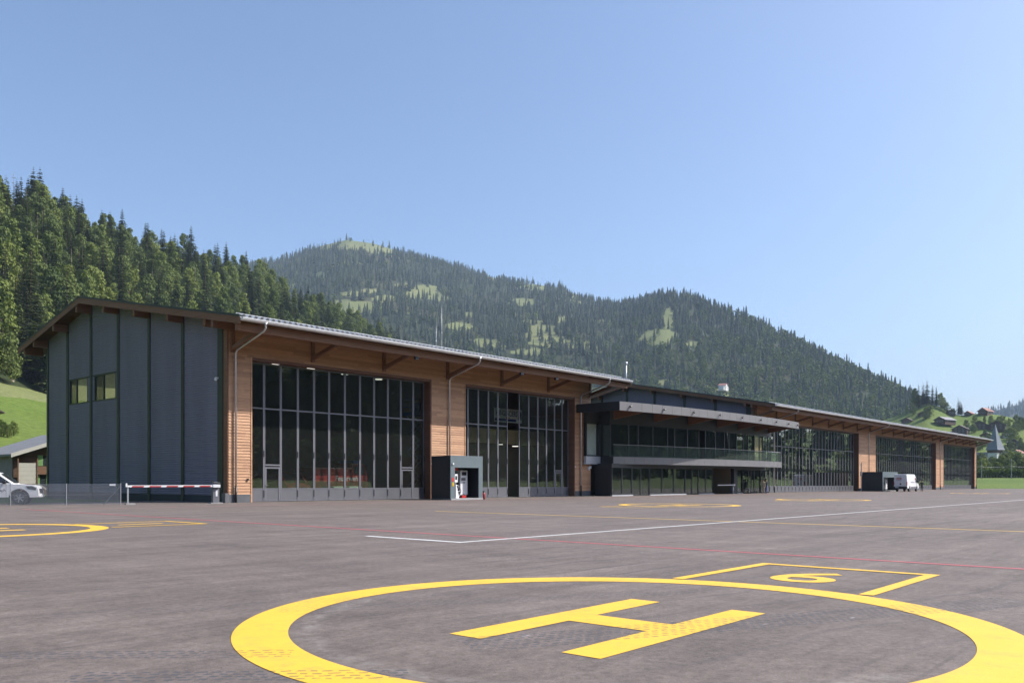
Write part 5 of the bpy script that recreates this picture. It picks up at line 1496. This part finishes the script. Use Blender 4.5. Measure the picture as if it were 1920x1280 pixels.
for sg in (-1, 1):
    mb = MB(); mb.box(-.02, .10, sg * .95 - .045, sg * .95 + .045, .98, 1.55); mb.build('tail_lamp', M['taill'], vn, bevel=.01)
    mb = MB(); mb.prism([(4.75, 1.42), (5.35, 1.42), (4.80, 2.12), (4.55, 2.14), (4.5, 1.42)], lambda x, z: (x, sg * (1.0 - .1 * (z - 1.3) / 1.3), z), lambda x, z: (x, sg * (.97 - .1 * (z - 1.3) / 1.3), z)); mb.build('side_window', M['window'], vn)
    mb = MB(); mb.box(5.1, 5.25, sg * 1.0 if sg > 0 else -1.28, 1.28 if sg > 0 else -1.0, 1.35, 1.7); mb.build('mirror', M['black'], vn, bevel=.03)
    for x in (1.35, 5.2): wheel(vn, x, sg * .75, .36, .23, sg, 8)
    mb = MB(); mb.box(1.9, 4.6, sg * .99 - .02, sg * .99 + .02, .42, .75); mb.build('side_trim', M['printgrey'], vn)
    mb = MB(); mb.box(2.0, 4.0, sg * .985 - .02, sg * .985 + .02, 1.46, 1.5); mb.build('door_rail', M['printgrey'], vn)
mb = MB(); mb.box(-.025, -.0, -.12, .10, 1.08, 1.28); mb.build('rear_handle', M['black'], vn)
mb = MB(); mb.box(-.07, -.06, .25, .75, .60, .71); mb.build('number_plate', M['white'], vn)
mb = MB(); mb.tube([(-.014, -.35 + .42 * cos(2 * pi * i / 24) + .55, 2.0 + .14 * sin(2 * pi * i / 24)) for i in range(25)], .025, 5); mb.build('oval_logo', M['printred'], vn)
mb = MB(); mb.box(-.016, -.004, -.08, .48, 1.96, 2.04); mb.build('logo_bar', M['printred'], vn)
mb = MB()
for y in (-.15, .05, .25, .45): mb.box(-.012, -.004, y, y + .12, 1.68, 1.76)
mb.build('small_lettering', M['printgrey'], vn)
mb = MB(); mb.box(4.0, 4.3, -1.012, -1.0, 1.9, 2.05); mb.build('side_logo', M['printred'], vn)

# ------------------------------------------------------------------ people
def person(label, loc, rz, joints_mod, shirt, trousers, hair, tall=1.78):
    J = {'pel': ((0, 0, .95), (.15, .12)), 'wst': ((0, .0, 1.10), (.135, .10)), 'chs': ((0, .01, 1.33), (.165, .115)), 'nck': ((0, .0, 1.50), (.06, .06)), 'hd0': ((0, -.02, 1.58), (.075, .085)), 'hd1': ((0, -.02, 1.69), (.08, .095)), 'hd2': ((0, -.01, 1.77), (.05, .06)),
         'shl': ((.18, .01, 1.42), (.06, .06)), 'ell': ((.25, .03, 1.15), (.045, .045)), 'wrl': ((.26, -.07, .92), (.033, .033)), 'hnl': ((.26, -.10, .82), (.032, .02)),
         'shr': ((-.18, .01, 1.42), (.06, .06)), 'elr': ((-.25, .03, 1.15), (.045, .045)), 'wrr': ((-.26, -.07, .92), (.033, .033)), 'hnr': ((-.26, -.10, .82), (.032, .02)),
         'hpl': ((.09, 0, .88), (.095, .095)), 'knl': ((.10, -.02, .50), (.06, .06)), 'anl': ((.11, .02, .10), (.042, .045)), 'tol': ((.12, -.15, .04), (.045, .035)),
         'hpr': ((-.09, 0, .88), (.095, .095)), 'knr': ((-.10, -.02, .50), (.06, .06)), 'anr': ((-.11, .02, .10), (.042, .045)), 'tor': ((-.12, -.15, .04), (.045, .035))}
    for k, v in joints_mod.items(): J[k] = (v, J[k][1])
    E_ = [('pel', 'wst'), ('wst', 'chs'), ('chs', 'nck'), ('nck', 'hd0'), ('hd0', 'hd1'), ('hd1', 'hd2'), ('chs', 'shl'), ('shl', 'ell'), ('ell', 'wrl'), ('wrl', 'hnl'), ('chs', 'shr'), ('shr', 'elr'), ('elr', 'wrr'), ('wrr', 'hnr'),
          ('pel', 'hpl'), ('hpl', 'knl'), ('knl', 'anl'), ('anl', 'tol'), ('pel', 'hpr'), ('hpr', 'knr'), ('knr', 'anr'), ('anr', 'tor')]
    keys = list(J); idx = {k: i for i, k in enumerate(keys)}
    V = [J[k][0] for k in keys]; Rr = [J[k][1] for k in keys]; Es = [(idx[a], idx[b]) for a, b in E_]
    for side in ('l', 'r'):                                                     # five short fingers from each palm
        h = Vector(J['hn' + side][0]); w = Vector(J['wr' + side][0]); d = (h - w).normalized()
        sx = d.cross(Vector((0, 1, 0.2))).normalized()
        for q in range(5):
            o = sx * (.022 * (q - 1.7)); ln = (.05, .075, .08, .075, .06)[q]
            if q == 0: o = sx * -.05
            b = len(V); V += [tuple(h + o), tuple(h + o + d * ln * .6 + Vector((0, -.012, 0))), tuple(h + o + d * ln + Vector((0, -.03, 0)))]
            Rr += [(.010, .010), (.009, .009), (.007, .007)]; Es += [(idx['hn' + side], b), (b, b + 1), (b + 1, b + 2)]
    me = bpy.data.meshes.new('person_body'); me.from_pydata(V, Es, [])
    o = bpy.data.objects.new('tmp_person', me); COL.objects.link(o)
    sk = o.modifiers.new('skin', 'SKIN'); sk.use_smooth_shade = True
    for i, sv in enumerate(me.skin_vertices[0].data): sv.radius = Rr[i]; sv.use_root = (i == idx['pel'])
    ss_ = o.modifiers.new('sub', 'SUBSURF'); ss_.levels = 2; ss_.render_levels = 2
    dg = bpy.context.evaluated_depsgraph_get(); bm_ = bpy.data.meshes.new_from_object(o.evaluated_get(dg))
    bpy.data.objects.remove(o)
    for m in (M[shirt], M[trousers], M['skin'], M['rubber']): bm_.materials.append(m)
    hips = max(J['hpl'][0][2], J['hpr'][0][2]) + .08
    hands = [Vector(J['wrl'][0]), Vector(J['wrr'][0])]; hn = [Vector(J['hnl'][0]), Vector(J['hnr'][0])]
    for p in bm_.polygons:
        c = p.center
        if c.z > J['nck'][0][2] + .01: k = 2
        elif min((c - h).length for h in hn) < .14: k = 2
        elif c.z < .10 or min((c - Vector(J['to' + q][0])).length for q in 'lr') < .1: k = 3
        elif c.z < hips and abs(c.x) < .22: k = 1
        else: k = 0
        p.material_index = k; p.use_smooth = True
    t = thing('person', label, 'person', loc, rz)
    t.scale = (tall / 1.8,) * 3
    link('body', bm_, t)
    hd = J['hd1'][0]
    mb = MB(); mb.sphere((hd[0], hd[1] + .018, hd[2] + .03), .108, 14, 9, (.85, .98, 1.0)); mb.build('hair', M[hair], t, True)
    mb = MB()
    for sx in (-.032, .032): mb.sphere((hd[0] + sx, hd[1] - .092, hd[2] - .005), .011, 8, 5)
    mb.build('eyes', M['black'], t)
    mb = MB(); mb.prism([(-.014, 0), (.014, 0), (0, .045)], lambda x, z: (hd[0] + x, hd[1] - .085 - (.03 if z == 0 else .008), hd[2] - .045 + z), lambda x, z: (hd[0] + x, hd[1] - .06, hd[2] - .045 + z)); mb.build('nose', M['skin'], t)
    return t
person('person in blue work clothes standing at the terminal entrance', W(70.4, 3.25, gz(70.5)), radians(-60), {'ell': (.25, -.05, 1.18), 'wrl': (.20, -.22, 1.32), 'hnl': (.16, -.26, 1.40)}, 'dkblue', 'blue', 'hair')
person('person in beige clothes shading the eyes beside the terminal door', W(69.75, 3.15, gz(70)), radians(-20), {'elr': (-.36, -.10, 1.40), 'wrr': (-.20, -.20, 1.60), 'hnr': (-.11, -.22, 1.66)}, 'beige', 'beige', 'hair', 1.70)
person('person in black leaning by the front of the white van', W(115.3, 9.1, gz(115)), radians(150), {'pel': (0, .08, .93), 'hpl': (.09, .06, .86), 'hpr': (-.09, .06, .86), 'knl': (.10, -.12, .50), 'anl': (.11, -.20, .10), 'tol': (.12, -.36, .04), 'chs': (0, .06, 1.31), 'elr': (-.27, -.05, 1.18), 'wrr': (-.12, -.2, 1.12), 'hnr': (-.05, -.22, 1.12)}, 'rubber', 'rubber', 'hair')

# ------------------------------------------------------------------ houses
def house(name, label, loc, rz, w, d, h, rh, wallm, roofm, ov=.7, wins=2, chimney=True, rx=None, cat='house', group=None, stone=0.0, storeys=2):
    """ridge along local y; gable end faces -y"""
    o = thing(name, label, cat, loc, rz, group)
    rx = w / 2 if rx is None else rx
    mb = MB(); mb.prism([(0, -1.5), (w, -1.5), (w, h), (rx, h + rh), (0, h)], lambda x, z: (x, 0, z), lambda x, z: (x, d, z)); mb.build('wall', wallm, o)
    if stone:
        mb = MB(); mb.box(-.06, w + .06, -.06, d + .06, -1.5, stone); mb.build('base_wall', M['offwhite'], o)
    sl, sr = rh / rx, rh / (w - rx)
    mb = MB()
    for (xa, za), (xb, zb) in (((-ov, h - sl * ov), (rx, h + rh)), ((rx, h + rh), (w + ov, h - sr * ov))):
        mb.prism([(xa, za + .03), (xb, zb + .03), (xb, zb + .25), (xa, za + .25)], lambda x, z: (x, -ov * 1.2, z), lambda x, z: (x, d + ov, z))
    rf = mb.build('roof', roofm, o)
    if chimney:
        mb = MB(); mb.box(rx + .6, rx + 1.2, d * .6, d * .6 + .6, h + rh - 1.0, h + rh + .9); mb.build('chimney', M['offwhite'], rf)
    for k in range(storeys):
        zz = .9 + k * 2.4
        if zz + 1.2 > h + rh * .6: continue
        for i in range(wins):
            x = w * (i + 1) / (wins + 1)
            mb = MB(); mb.box(x - .5, x + .5, -.06, -.0, zz, zz + 1.2); wo = mb.build('window', M['offwhite'], o)
            mb = MB(); mb.box(x - .42, x + .42, -.075, -.055, zz + .08, zz + 1.12); mb.build('pane', M['window'], wo)
        for i in range(wins):
            y = d * (i + 1) / (wins + 1)
            for xx, sg in ((0, -1), (w, 1)):
                a, b = sorted((xx, xx + sg * .06)); mb = MB(); mb.box(a, b, y - .5, y + .5, zz, zz + 1.2); wo = mb.build('window', M['offwhite'], o)
                a, b = sorted((xx + sg * .05, xx + sg * .075)); mb = MB(); mb.box(a, b, y - .42, y + .42, zz + .08, zz + 1.12); mb.build('pane', M['window'], wo)
    return o

def at_hill(hill, px, u): return hill.rz(azp(px), u)
def u_for_y(hill, px, y):
    lo, hi = 0.02, 1.0
    for _ in range(30):
        m = (lo + hi) / 2
        if project(hill.rz(azp(px), m))[1] > y: lo = m
        else: hi = m
    return lo

# old chalet at the left, grey sheet on its side wall
hz = 84.0
ch = thing('old_chalet', 'old timber chalet with grey sheet-clad side at the left behind the pickup', 'chalet', ((25 - CX) / F_PX * hz, hz, 0.0), ANG)
mb = MB(); mb.prism([(0, -.5), (13, -.5), (13, 3.9), (6.5, 6.2), (0, 3.9)], lambda x, z: (x, 0, z), lambda x, z: (x, 10, z)); mb.build('wall', M['dwood'], ch)
mb = MB()
for i in range(34): mb.box(-.10, -.02, .1 + i * .29, .1 + i * .29 + .2, -.4, 3.85); mb.box(-.06, -.02, .3 + i * .29, .39 + i * .29, -.4, 3.85)
props(mb.build('sheet_cladding', M['sheet'], ch), None, None, None, 'stuff')
mb = MB(); mb.prism([(-.6, 3.72), (6.5, 6.23), (6.5, 6.45), (-.6, 3.94)], lambda x, z: (x, -1.2, z), lambda x, z: (x, 10.6, z)); mb.prism([(6.5, 6.23), (13.6, 3.72), (13.6, 3.94), (6.5, 6.45)], lambda x, z: (x, -1.2, z), lambda x, z: (x, 10.6, z)); rf = mb.build('roof', M['slate'], ch)
mb = MB(); mb.prism([(-.62, 3.60), (6.5, 6.11), (6.5, 6.5), (-.62, 3.99)], lambda x, z: (x, -1.26, z), lambda x, z: (x, -1.2, z)); mb.build('verge_board', M['fabric'], rf)
mb = MB()
for i in range(5): z0 = .98 + i * .42; mb.prism([(0, z0), (0.06, z0 + .06), (.03, z0 + .41), (-.03, z0 + .41)], lambda y, z: (.12, -1.0 + y, z), lambda y, z: (1.78, -1.0 + y, z))
mb.build('awning', M['fabric'], ch)
mb = MB(); mb.box(.05, 1.9, -1.15, -.05, .0, .92); mb.build('porch_front', M['mwood'], ch)
for x in (.07, 1.84): mb = MB(); mb.box(x - .05, x + .05, -1.1, -1.0, .9, 3.5); mb.build('porch_post', M['mwood'], ch)
mb = MB(); mb.box(1.9, 9, -.35, -.02, 1.95, 2.75); mb.build('balcony_front', M['mwood'], ch)
for x, z in ((2.5, 2.85), (2.2, .85)):
    mb = MB(); mb.box(x, x + 1.6, -.04, -.005, z, z + 1.0); wo = mb.build('window', M['window'], ch)
    for q in (x - .28, x + .82): mb = MB(); mb.box(q, q + .5, -.09, -.045, z - .04, z + 1.05); mb.build('shutter', M['shutter'], wo)
mb = MB(); mb.beam((1.9, -1.1, 1.0), (3.4, -1.1, -.1), .06, .12); mb.build('stair_rail', M['galv'], ch)
# another chalet's eave at the very left, and the slope stump
p = at_hill(near_hill, -78, .18)
house('chalet', 'brown chalet roof corner at the left picture edge on the slope', p, ANG, 6.0, 8, 3.5, 1.6, M['mwood'], M['broof'], .8, 2)
p = at_hill(near_hill, 22, u_for_y(near_hill, 22, 718))
st = thing('tree_stump', 'small grey stump on the green slope at the left', 'stump', p, 0)
mb = MB(); mb.tube([(0, 0, -.4), (0.05, 0, .5), (.1, .05, 1.1)], .75, 9, r2=.5); mb.build('wood', M['dead'], st)
for i, (px, y, h) in enumerate(((14, 816, 2.4), (26, 812, 2.6), (2, 814, 3.0))):
    u = u_for_y(near_hill, px, y + 4)
    place_tree('round_tree', i, at_hill(near_hill, px, u), h, i, 'shrub', ['leafy shrub above the old chalet roof, middle of three', 'leafy shrub above the old chalet roof, rightmost of three', 'leafy shrub above the old chalet roof at the picture edge'][i], 'shrubs above the old chalet', 'shrub')
for i, (px, yb) in enumerate(((8, 672), (30, 676), (52, 680), (68, 690), (80, 694), (-12, 668))):
    u = u_for_y(near_hill, px, yb)
    place_tree('spruce', i, at_hill(near_hill, px, u), (27, 25, 22, 17, 15, 28)[i], i * 1.3, 'spruce_tree', ['tall dark spruce at the pasture edge near the left frame', 'tall dark spruce at the pasture edge behind the left eave', 'mid-sized spruce at the pasture edge behind the left eave', 'small spruce right under the hangar left eave', 'smallest spruce touching the hangar gable corner', 'tall spruce cut by the left frame at the pasture edge'][i], 'trees of the wooded hill')

# castle on the mountain slope
p = at_hill(mid_hill, 1356, u_for_y(mid_hill, 1356, 736))
cs = thing('hillside_manor', 'small white manor with red roof and turret on the wooded mountain slope', 'house', p + Vector((0, 0, 5)), radians(62))
mb = MB(); mb.prism([(-9, -6), (9, -6), (9, 12), (0, 19), (-9, 12)], lambda x, z: (x, -7, z), lambda x, z: (x, 7, z)); mb.build('wall', M['offwhite'], cs)
mb = MB()
for (xa, za), (xb, zb) in (((-10, 11.2), (0, 19)), ((0, 19), (10, 11.2))): mb.prism([(xa, za + .1), (xb, zb + .1), (xb, zb + .8), (xa, za + .8)], lambda x, z: (x, -8, z), lambda x, z: (x, 8, z))
mb.build('roof', M['rroof'], cs)
mb = MB(); mb.box(-16, -9, -5, 5, -6, 8); mb.build('wing', M['offwhite'], cs); mb = MB(); mb.box(9, 17, -6, 4, -6, 6); mb.build('wing', M['offwhite'], cs)
mb = MB(); mb.tube([(13, -5, -5), (13, -5, 11)], 2.4, 10); tw = mb.build('turret', M['offwhite'], cs); mb = MB(); mb.tube([(13, -5, 11), (13, -5, 15)], 2.7, 10, r2=.1); mb.build('turret_roof', M['rroof'], tw)
cs.scale = (.72, .72, .42)
for x in (-5, 0, 5):
    for z in (1, 5, 9): mb = MB(); mb.box(x - .8, x + .8, -7.1, -7.0, z, z + 2); mb.build('window', M['window'], cs)

# village on the right hill
V_ = [('barn', 'long grey barn on the green hill', 1752, 793, 0.95, 13, 26, 4.0, 3.5, 'dwood', 'slate', 'barn'),
      ('chalet', 'small chalet with pale pink roof beside round trees on the hill', 1722, 782, .5, 9, 11, 4.5, 2.8, 'mwood', 'rroof', 'house'),
      ('farmhouse', 'red-roofed farmhouse on the hilltop at the right', 1834, 777, .9, 11, 18, 4.5, 4.0, 'dwood', 'rroof', 'house'),
      ('farmhouse', 'low red roof just left of the hilltop farmhouse', 1808, 779, .8, 8, 12, 3.0, 2.6, 'dwood', 'rroof', 'house'),
      ('chalet', 'small dark chalet on the hill crest under a conifer', 1778, 777, .3, 8, 9, 4, 2.5, 'dwood', 'broof', 'house'),
      ('chalet', 'brown chalet just above the far hangar eave', 1690, 795, .7, 12, 12, 4.5, 3.2, 'mwood', 'broof', 'house'),
      ('chalet', 'broad dark-roofed chalet left of the church spire', 1785, 812, .7, 16, 14, 5, 4.2, 'dwood', 'broof', 'house'),
      ('chalet', 'tall dark-roofed chalet beside the pale tree', 1822, 806, .5, 17, 15, 6, 5.0, 'dwood', 'broof', 'house'),
      ('chalet', 'wide dark-roofed chalet behind the church spire', 1852, 806, .6, 18, 15, 6, 5.0, 'dwood', 'broof', 'house'),
      ('chalet', 'pale-roofed chalet below the dark roofs left of the spire', 1838, 822, .7, 12, 12, 4, 3.0, 'mwood', 'slate', 'house'),
      ('chalet', 'chalet with white gable right of the spire', 1882, 821, .2, 7, 8, 3.5, 2.2, 'offwhite', 'broof', 'house'),
      ('chalet', 'chalet with grey and pink roof right of the spire', 1888, 838, .6, 13, 12, 5, 3.6, 'dwood', 'slate', 'house'),
      ('chalet', 'brown chalet half hidden by trees at the right edge', 1908, 846, .5, 12, 12, 5, 3.4, 'dwood', 'broof', 'house'),
      ('chalet', 'red-roofed house behind the church nave', 1896, 856, .9, 9, 9, 4, 2.8, 'offwhite', 'rroof', 'house')]
for nm, lab, px, y, yaw, w, d_, h, rh, wm, rm, cat in V_:
    u = u_for_y(green_hill, px, y)
    q = 0.68; house(nm, lab, at_hill(green_hill, px, u), -yaw, w * q, d_ * q, h * q, rh * q, M[wm], M[rm], .9, 3, False, cat=cat, group='village houses on the right hill')
for nm, lab, px, r, z in (('chalet', 'white chalet far off on the blue ridge slope', 1906, 2700, None),):
    p = at_hill(far_ridge, px, u_for_y(far_ridge, px, 778)); house(nm, lab, p, .3, 16, 14, 7, 4, M['offwhite'], M['slate'], 1, 2, False)

# church with steep spire
CZ = 560.0
cp = Vector(((1866 - CX) / F_PX * CZ, CZ, 3.6))
chh = thing('church', 'white church with steep grey shingled spire', 'church', cp, radians(28))
mb = MB(); mb.box(-3.2, 3.2, -3.2, 3.2, -6, 16.6); mb.build('tower', M['offwhite'], chh)
mb = MB(); mb.box(-3.4, 3.4, -3.4, 3.4, 15.6, 17.7); mb.build('belfry', M['dwood'], chh)
for x in (-1.1, 1.1): mb = MB(); mb.box(x - .4, x + .4, -3.26, -3.2, 11.5, 13.6); mb.build('tower_window', M['window'], chh)
mb = MB()
lev = [(17.5, 4.7), (19.0, 4.15), (24, 2.7), (30, 1.15), (34.6, .05)]
for (za, ra), (zb, rb) in zip(lev, lev[1:]):
    for i in range(4):
        t0, t1 = pi / 4 + i * pi / 2, pi / 4 + (i + 1) * pi / 2; k = 1.25
        mb.quad((ra * k * cos(t0), ra * k * sin(t0), za), (ra * k * cos(t1), ra * k * sin(t1), za), (rb * k * cos(t1), rb * k * sin(t1), zb), (rb * k * cos(t0), rb * k * sin(t0), zb))
mb.quad(*[(4.7 * 1.25 * cos(pi / 4 + i * pi / 2), 4.7 * 1.25 * sin(pi / 4 + i * pi / 2), 17.5) for i in range(4)])
sp = mb.build('spire', M['shingle'], chh)
mb = MB(); mb.tube([(0, 0, 34.3), (0, 0, 36.4)], .09, 6); mb.box(-.5, .5, -.06, .06, 35.5, 35.65); mb.build('cross', M['black'], sp)
mb = MB(); mb.prism([(2.8, -6), (13, -6), (13, 8), (7.9, 16), (2.8, 8)], lambda x, z: (x, -5, z), lambda x, z: (x, 22, z)); mb.build('nave', M['offwhite'], chh)
mb = MB()
for (xa, za), (xb, zb) in (((2.2, 7.2), (7.9, 16.1)), ((7.9, 16.1), (13.6, 7.2))): mb.prism([(xa, za), (xb, zb), (xb, zb + .5), (xa, za + .5)], lambda x, z: (x, -5.6, z), lambda x, z: (x, 22.6, z))
mb.build('nave_roof', M['slate'], chh)

# trees round the village, hedge line behind the right meadow
def vtree(px, r_or_hill, y, h, kind, vi, lab, name='village_tree'):
    if isinstance(r_or_hill, Hill): p = at_hill(r_or_hill, px, u_for_y(r_or_hill, px, y))
    else:
        Z = r_or_hill; p = Vector(((px - CX) / F_PX * Z, Z, HC + (YH - y) / F_PX * Z))
    return place_tree(kind, vi, p, h, px * .37, name, lab, 'trees round the village')
vts = []
for i, (px, y, h, k) in enumerate(((1700, 776, 13, 0), (1712, 777, 15, 1), (1735, 785, 16, 2), (1742, 783, 18, 0), (1770, 769, 20, 1), (1775, 774, 16, 2), (1786, 776, 9, 0), (1828, 798, 13, 0), (1846, 795, 12, 1), (1858, 797, 14, 2), (1872, 796, 12, 1), (1880, 800, 16, 0), (1892, 803, 15, 2), (1905, 800, 17, 1), (1915, 805, 18, 0), (1826, 812, 13, 2), (1846, 822, 13, 1), (1854, 829, 12, 0), (1901, 831, 20, 1), (1894, 826, 18, 0), (1913, 846, 18, 1), (1897, 852, 16, 0), (1885, 858, 14, 2), (1918, 852, 15, 0), (1855, 858, 12, 1))):
    where = 'on green hill crest' if y < 790 and px < 1800 else ('above village roofs' if y < 806 else 'among village roofs')
    side = 'left of red farmhouse' if px < 1830 else ('behind spire' if px < 1875 else 'right of spire')
    vt = vtree(px, green_hill, y, h * .62, 'round_tree' if i % 4 else 'beech', k, 'tree'); vts.append((vt, f'{"large" if h > 15 else "small"} leafy tree {where} {side}', px))
for i in range(26):
    px, y = 1812 + (i * .618 % 1) * 112, 802 + (i * .382 % 1) * 52
    if abs(px - 1868) < 14 and y > 790: continue
    h = R.uniform(6, 9.5)
    vts.append((vtree(px, green_hill, y, h, 'round_tree', i, 'tree'), f'{"round" if h > 7.5 else "small round"} tree among village roofs {"left of spire" if px < 1866 else "right of spire"}', px))
single_out(vts)
for i, (px, y, h) in enumerate(((1797, 777, 19), (1800, 777, 17), (1803, 778, 15))):
    vtree(px, green_hill, y, h * .8, 'spruce', i, ['tallest of three conifers on the hill crest', 'middle of three conifers on the hill crest', 'rightmost of three conifers on the hill crest'][i], 'conifer_tree')
for i, (px, y, h) in enumerate(((1722, 755, 27), (1731, 757, 26), (1738, 758, 28), (1748, 760, 24), (1756, 762, 23), (1715, 756, 25), (1764, 768, 20))):
    vtree(px, green_hill, y, h * .8, 'spruce' if i < 5 else 'beech', i, f'{ORD[i]} of the dark {"conifers" if i < 5 else "leafy trees"} at the ridge end above the green hill', 'conifer_tree' if i < 5 else 'village_tree')
RT = random.Random(5); thick = []
for i in range(44):
    px = 1838 + 92 * (i * 0.618 % 1.0); Z = RT.uniform(345, 470)
    h = RT.uniform(8.5, 12.5) if Z > 385 else RT.uniform(5.5, 8)
    if 1850 < px < 1874: h *= .8
    o = vtree(px, Z, 893 - (Z - 345) * .04, h, 'round_tree', i, 'tree', 'thicket_tree')
    thick.append((o, f'{"tall" if h > 7 else "low"} thicket tree behind right meadow, {"front" if Z < 400 else "rear"} row', px))
single_out(thick)
hb = MB()
rr = random.Random(9)
for i in range(5200):
    px = rr.uniform(1800, 2060); Z = rr.uniform(338, 346); p = Vector(((px - CX) / F_PX * Z, Z, 1.9 + 3.6 * rr.random() ** .8))
    n = Vector((rr.gauss(0, 1), rr.gauss(0, 1), rr.gauss(0, 1))).normalized(); u_ = n.cross(Vector((.3, .5, .8))).normalized(); v_ = n.cross(u_); s_ = rr.uniform(.4, .8)
    hb.add([p - u_ * s_, p + v_ * s_ * .7, p + u_ * s_, p - v_ * s_ * .7], [(0, 1, 2, 3)])
hg = thing('hedge', 'dark hedge along the far side of the right meadow', 'hedge', (0, 0, 0))
hb.build('foliage', M['leaf_d'], hg)
# utility poles with wires, pasture fence
def zmead(x, y):
    r = sqrt(x * x + y * y); s, b = SB(x, y); f = sstep(r, 230, 380)
    return (-KS * max(-60, min(s, 215)) - .1) * (1 - f) + 1.9 * f
ends = []
for px, Z, lab in ((1840.5, 300, 'grey utility pole beside the far hangar end'), (1896.5, 300, 'grey utility pole in the middle of the right meadow')):
    x = (px - CX) / F_PX * Z; z0 = zmead(x, Z)
    o = thing('utility_pole', lab, 'pole', (x, Z, z0), 0, 'utility poles')
    mb = MB(); mb.tube([(0, 0, -.3), (0, 0, 7.0)], .13, 8, r2=.10); mb.build('shaft', M['concrete'], o)
    mb = MB(); mb.tube([(0, 0, 6.9), (0, 0, 7.15)], .05, 6); mb.build('insulator', M['white'], o)
    ends.append(Vector((x, Z, z0)))
dv = ends[1] - ends[0]
cab_ = thing('overhead_wire', 'thin wires strung between the utility poles', 'wire', ends[0])
for zz in (4.6,):
    mb = MB(); mb.tube([tuple(dv * k + Vector((0, .2, zz - .25 * sin(pi * (k * 10 % 10) / 10)))) for k in [i / 10 for i in range(-3, 22)]], .02, 4); mb.build('wire', M['galv'], cab_)
pf_ = thing('pasture_fence', 'line of short wooden pasture posts before the hedge', 'fence', (0, 0, 0))
for i in range(26):
    px = 1838 + i * 5.2 + rr.uniform(-1, 1); Z = 322; x = (px - CX) / F_PX * Z
    mb = MB(); z0 = zmead(x, Z); mb.tube([(x, Z, z0 - .2), (x + rr.uniform(-.1, .1), Z, z0 + 1.15)], .07, 5); mb.build('post', M['dead'], pf_)

# farm houses across the valley (seen mirrored in the hangar glass)
for i, (s, b, yaw, w, rm, lab) in enumerate(((2, 120, .3, 11, 'slate', 'grey-roofed farmhouse across the apron'), (16, 128, 0.1, 12, 'solar', 'farmhouse with blue solar roof across the apron'), (26, 118, -.2, 10, 'slate', 'small grey-roofed barn across the apron'), (52, 125, .2, 12, 'slate', 'timber chalet across the apron'))):
    q = W(s + 26, b, 0); house('farmhouse', lab, (q.x, q.y, .6), ANG + pi + yaw, w, 12, 4.5, 3.2, M['dwood'], M[rm], .9, 3, False)

# ------------------------------------------------------------------ air
HZ = True
if HZ:
    m, nt, bs = new_mat('haze')
    nt.nodes.remove(bs)
    pv = nd(nt, 'ShaderNodeVolumePrincipled'); pv.inputs['Density'].default_value = 0.0001; pv.inputs['Color'].default_value = (0.60, 0.78, 1.0, 1); pv.inputs['Anisotropy'].default_value = 0.0
    nt.links.new(pv.outputs[0], nt.nodes['Material Output'].inputs['Volume'])
    mb = MB(); mb.box(-6000, 6000, -2500, 6500, -60, 900)
    props(mb.build('haze', m), 'thin bluish summer haze filling the valley', None, None, 'stuff')
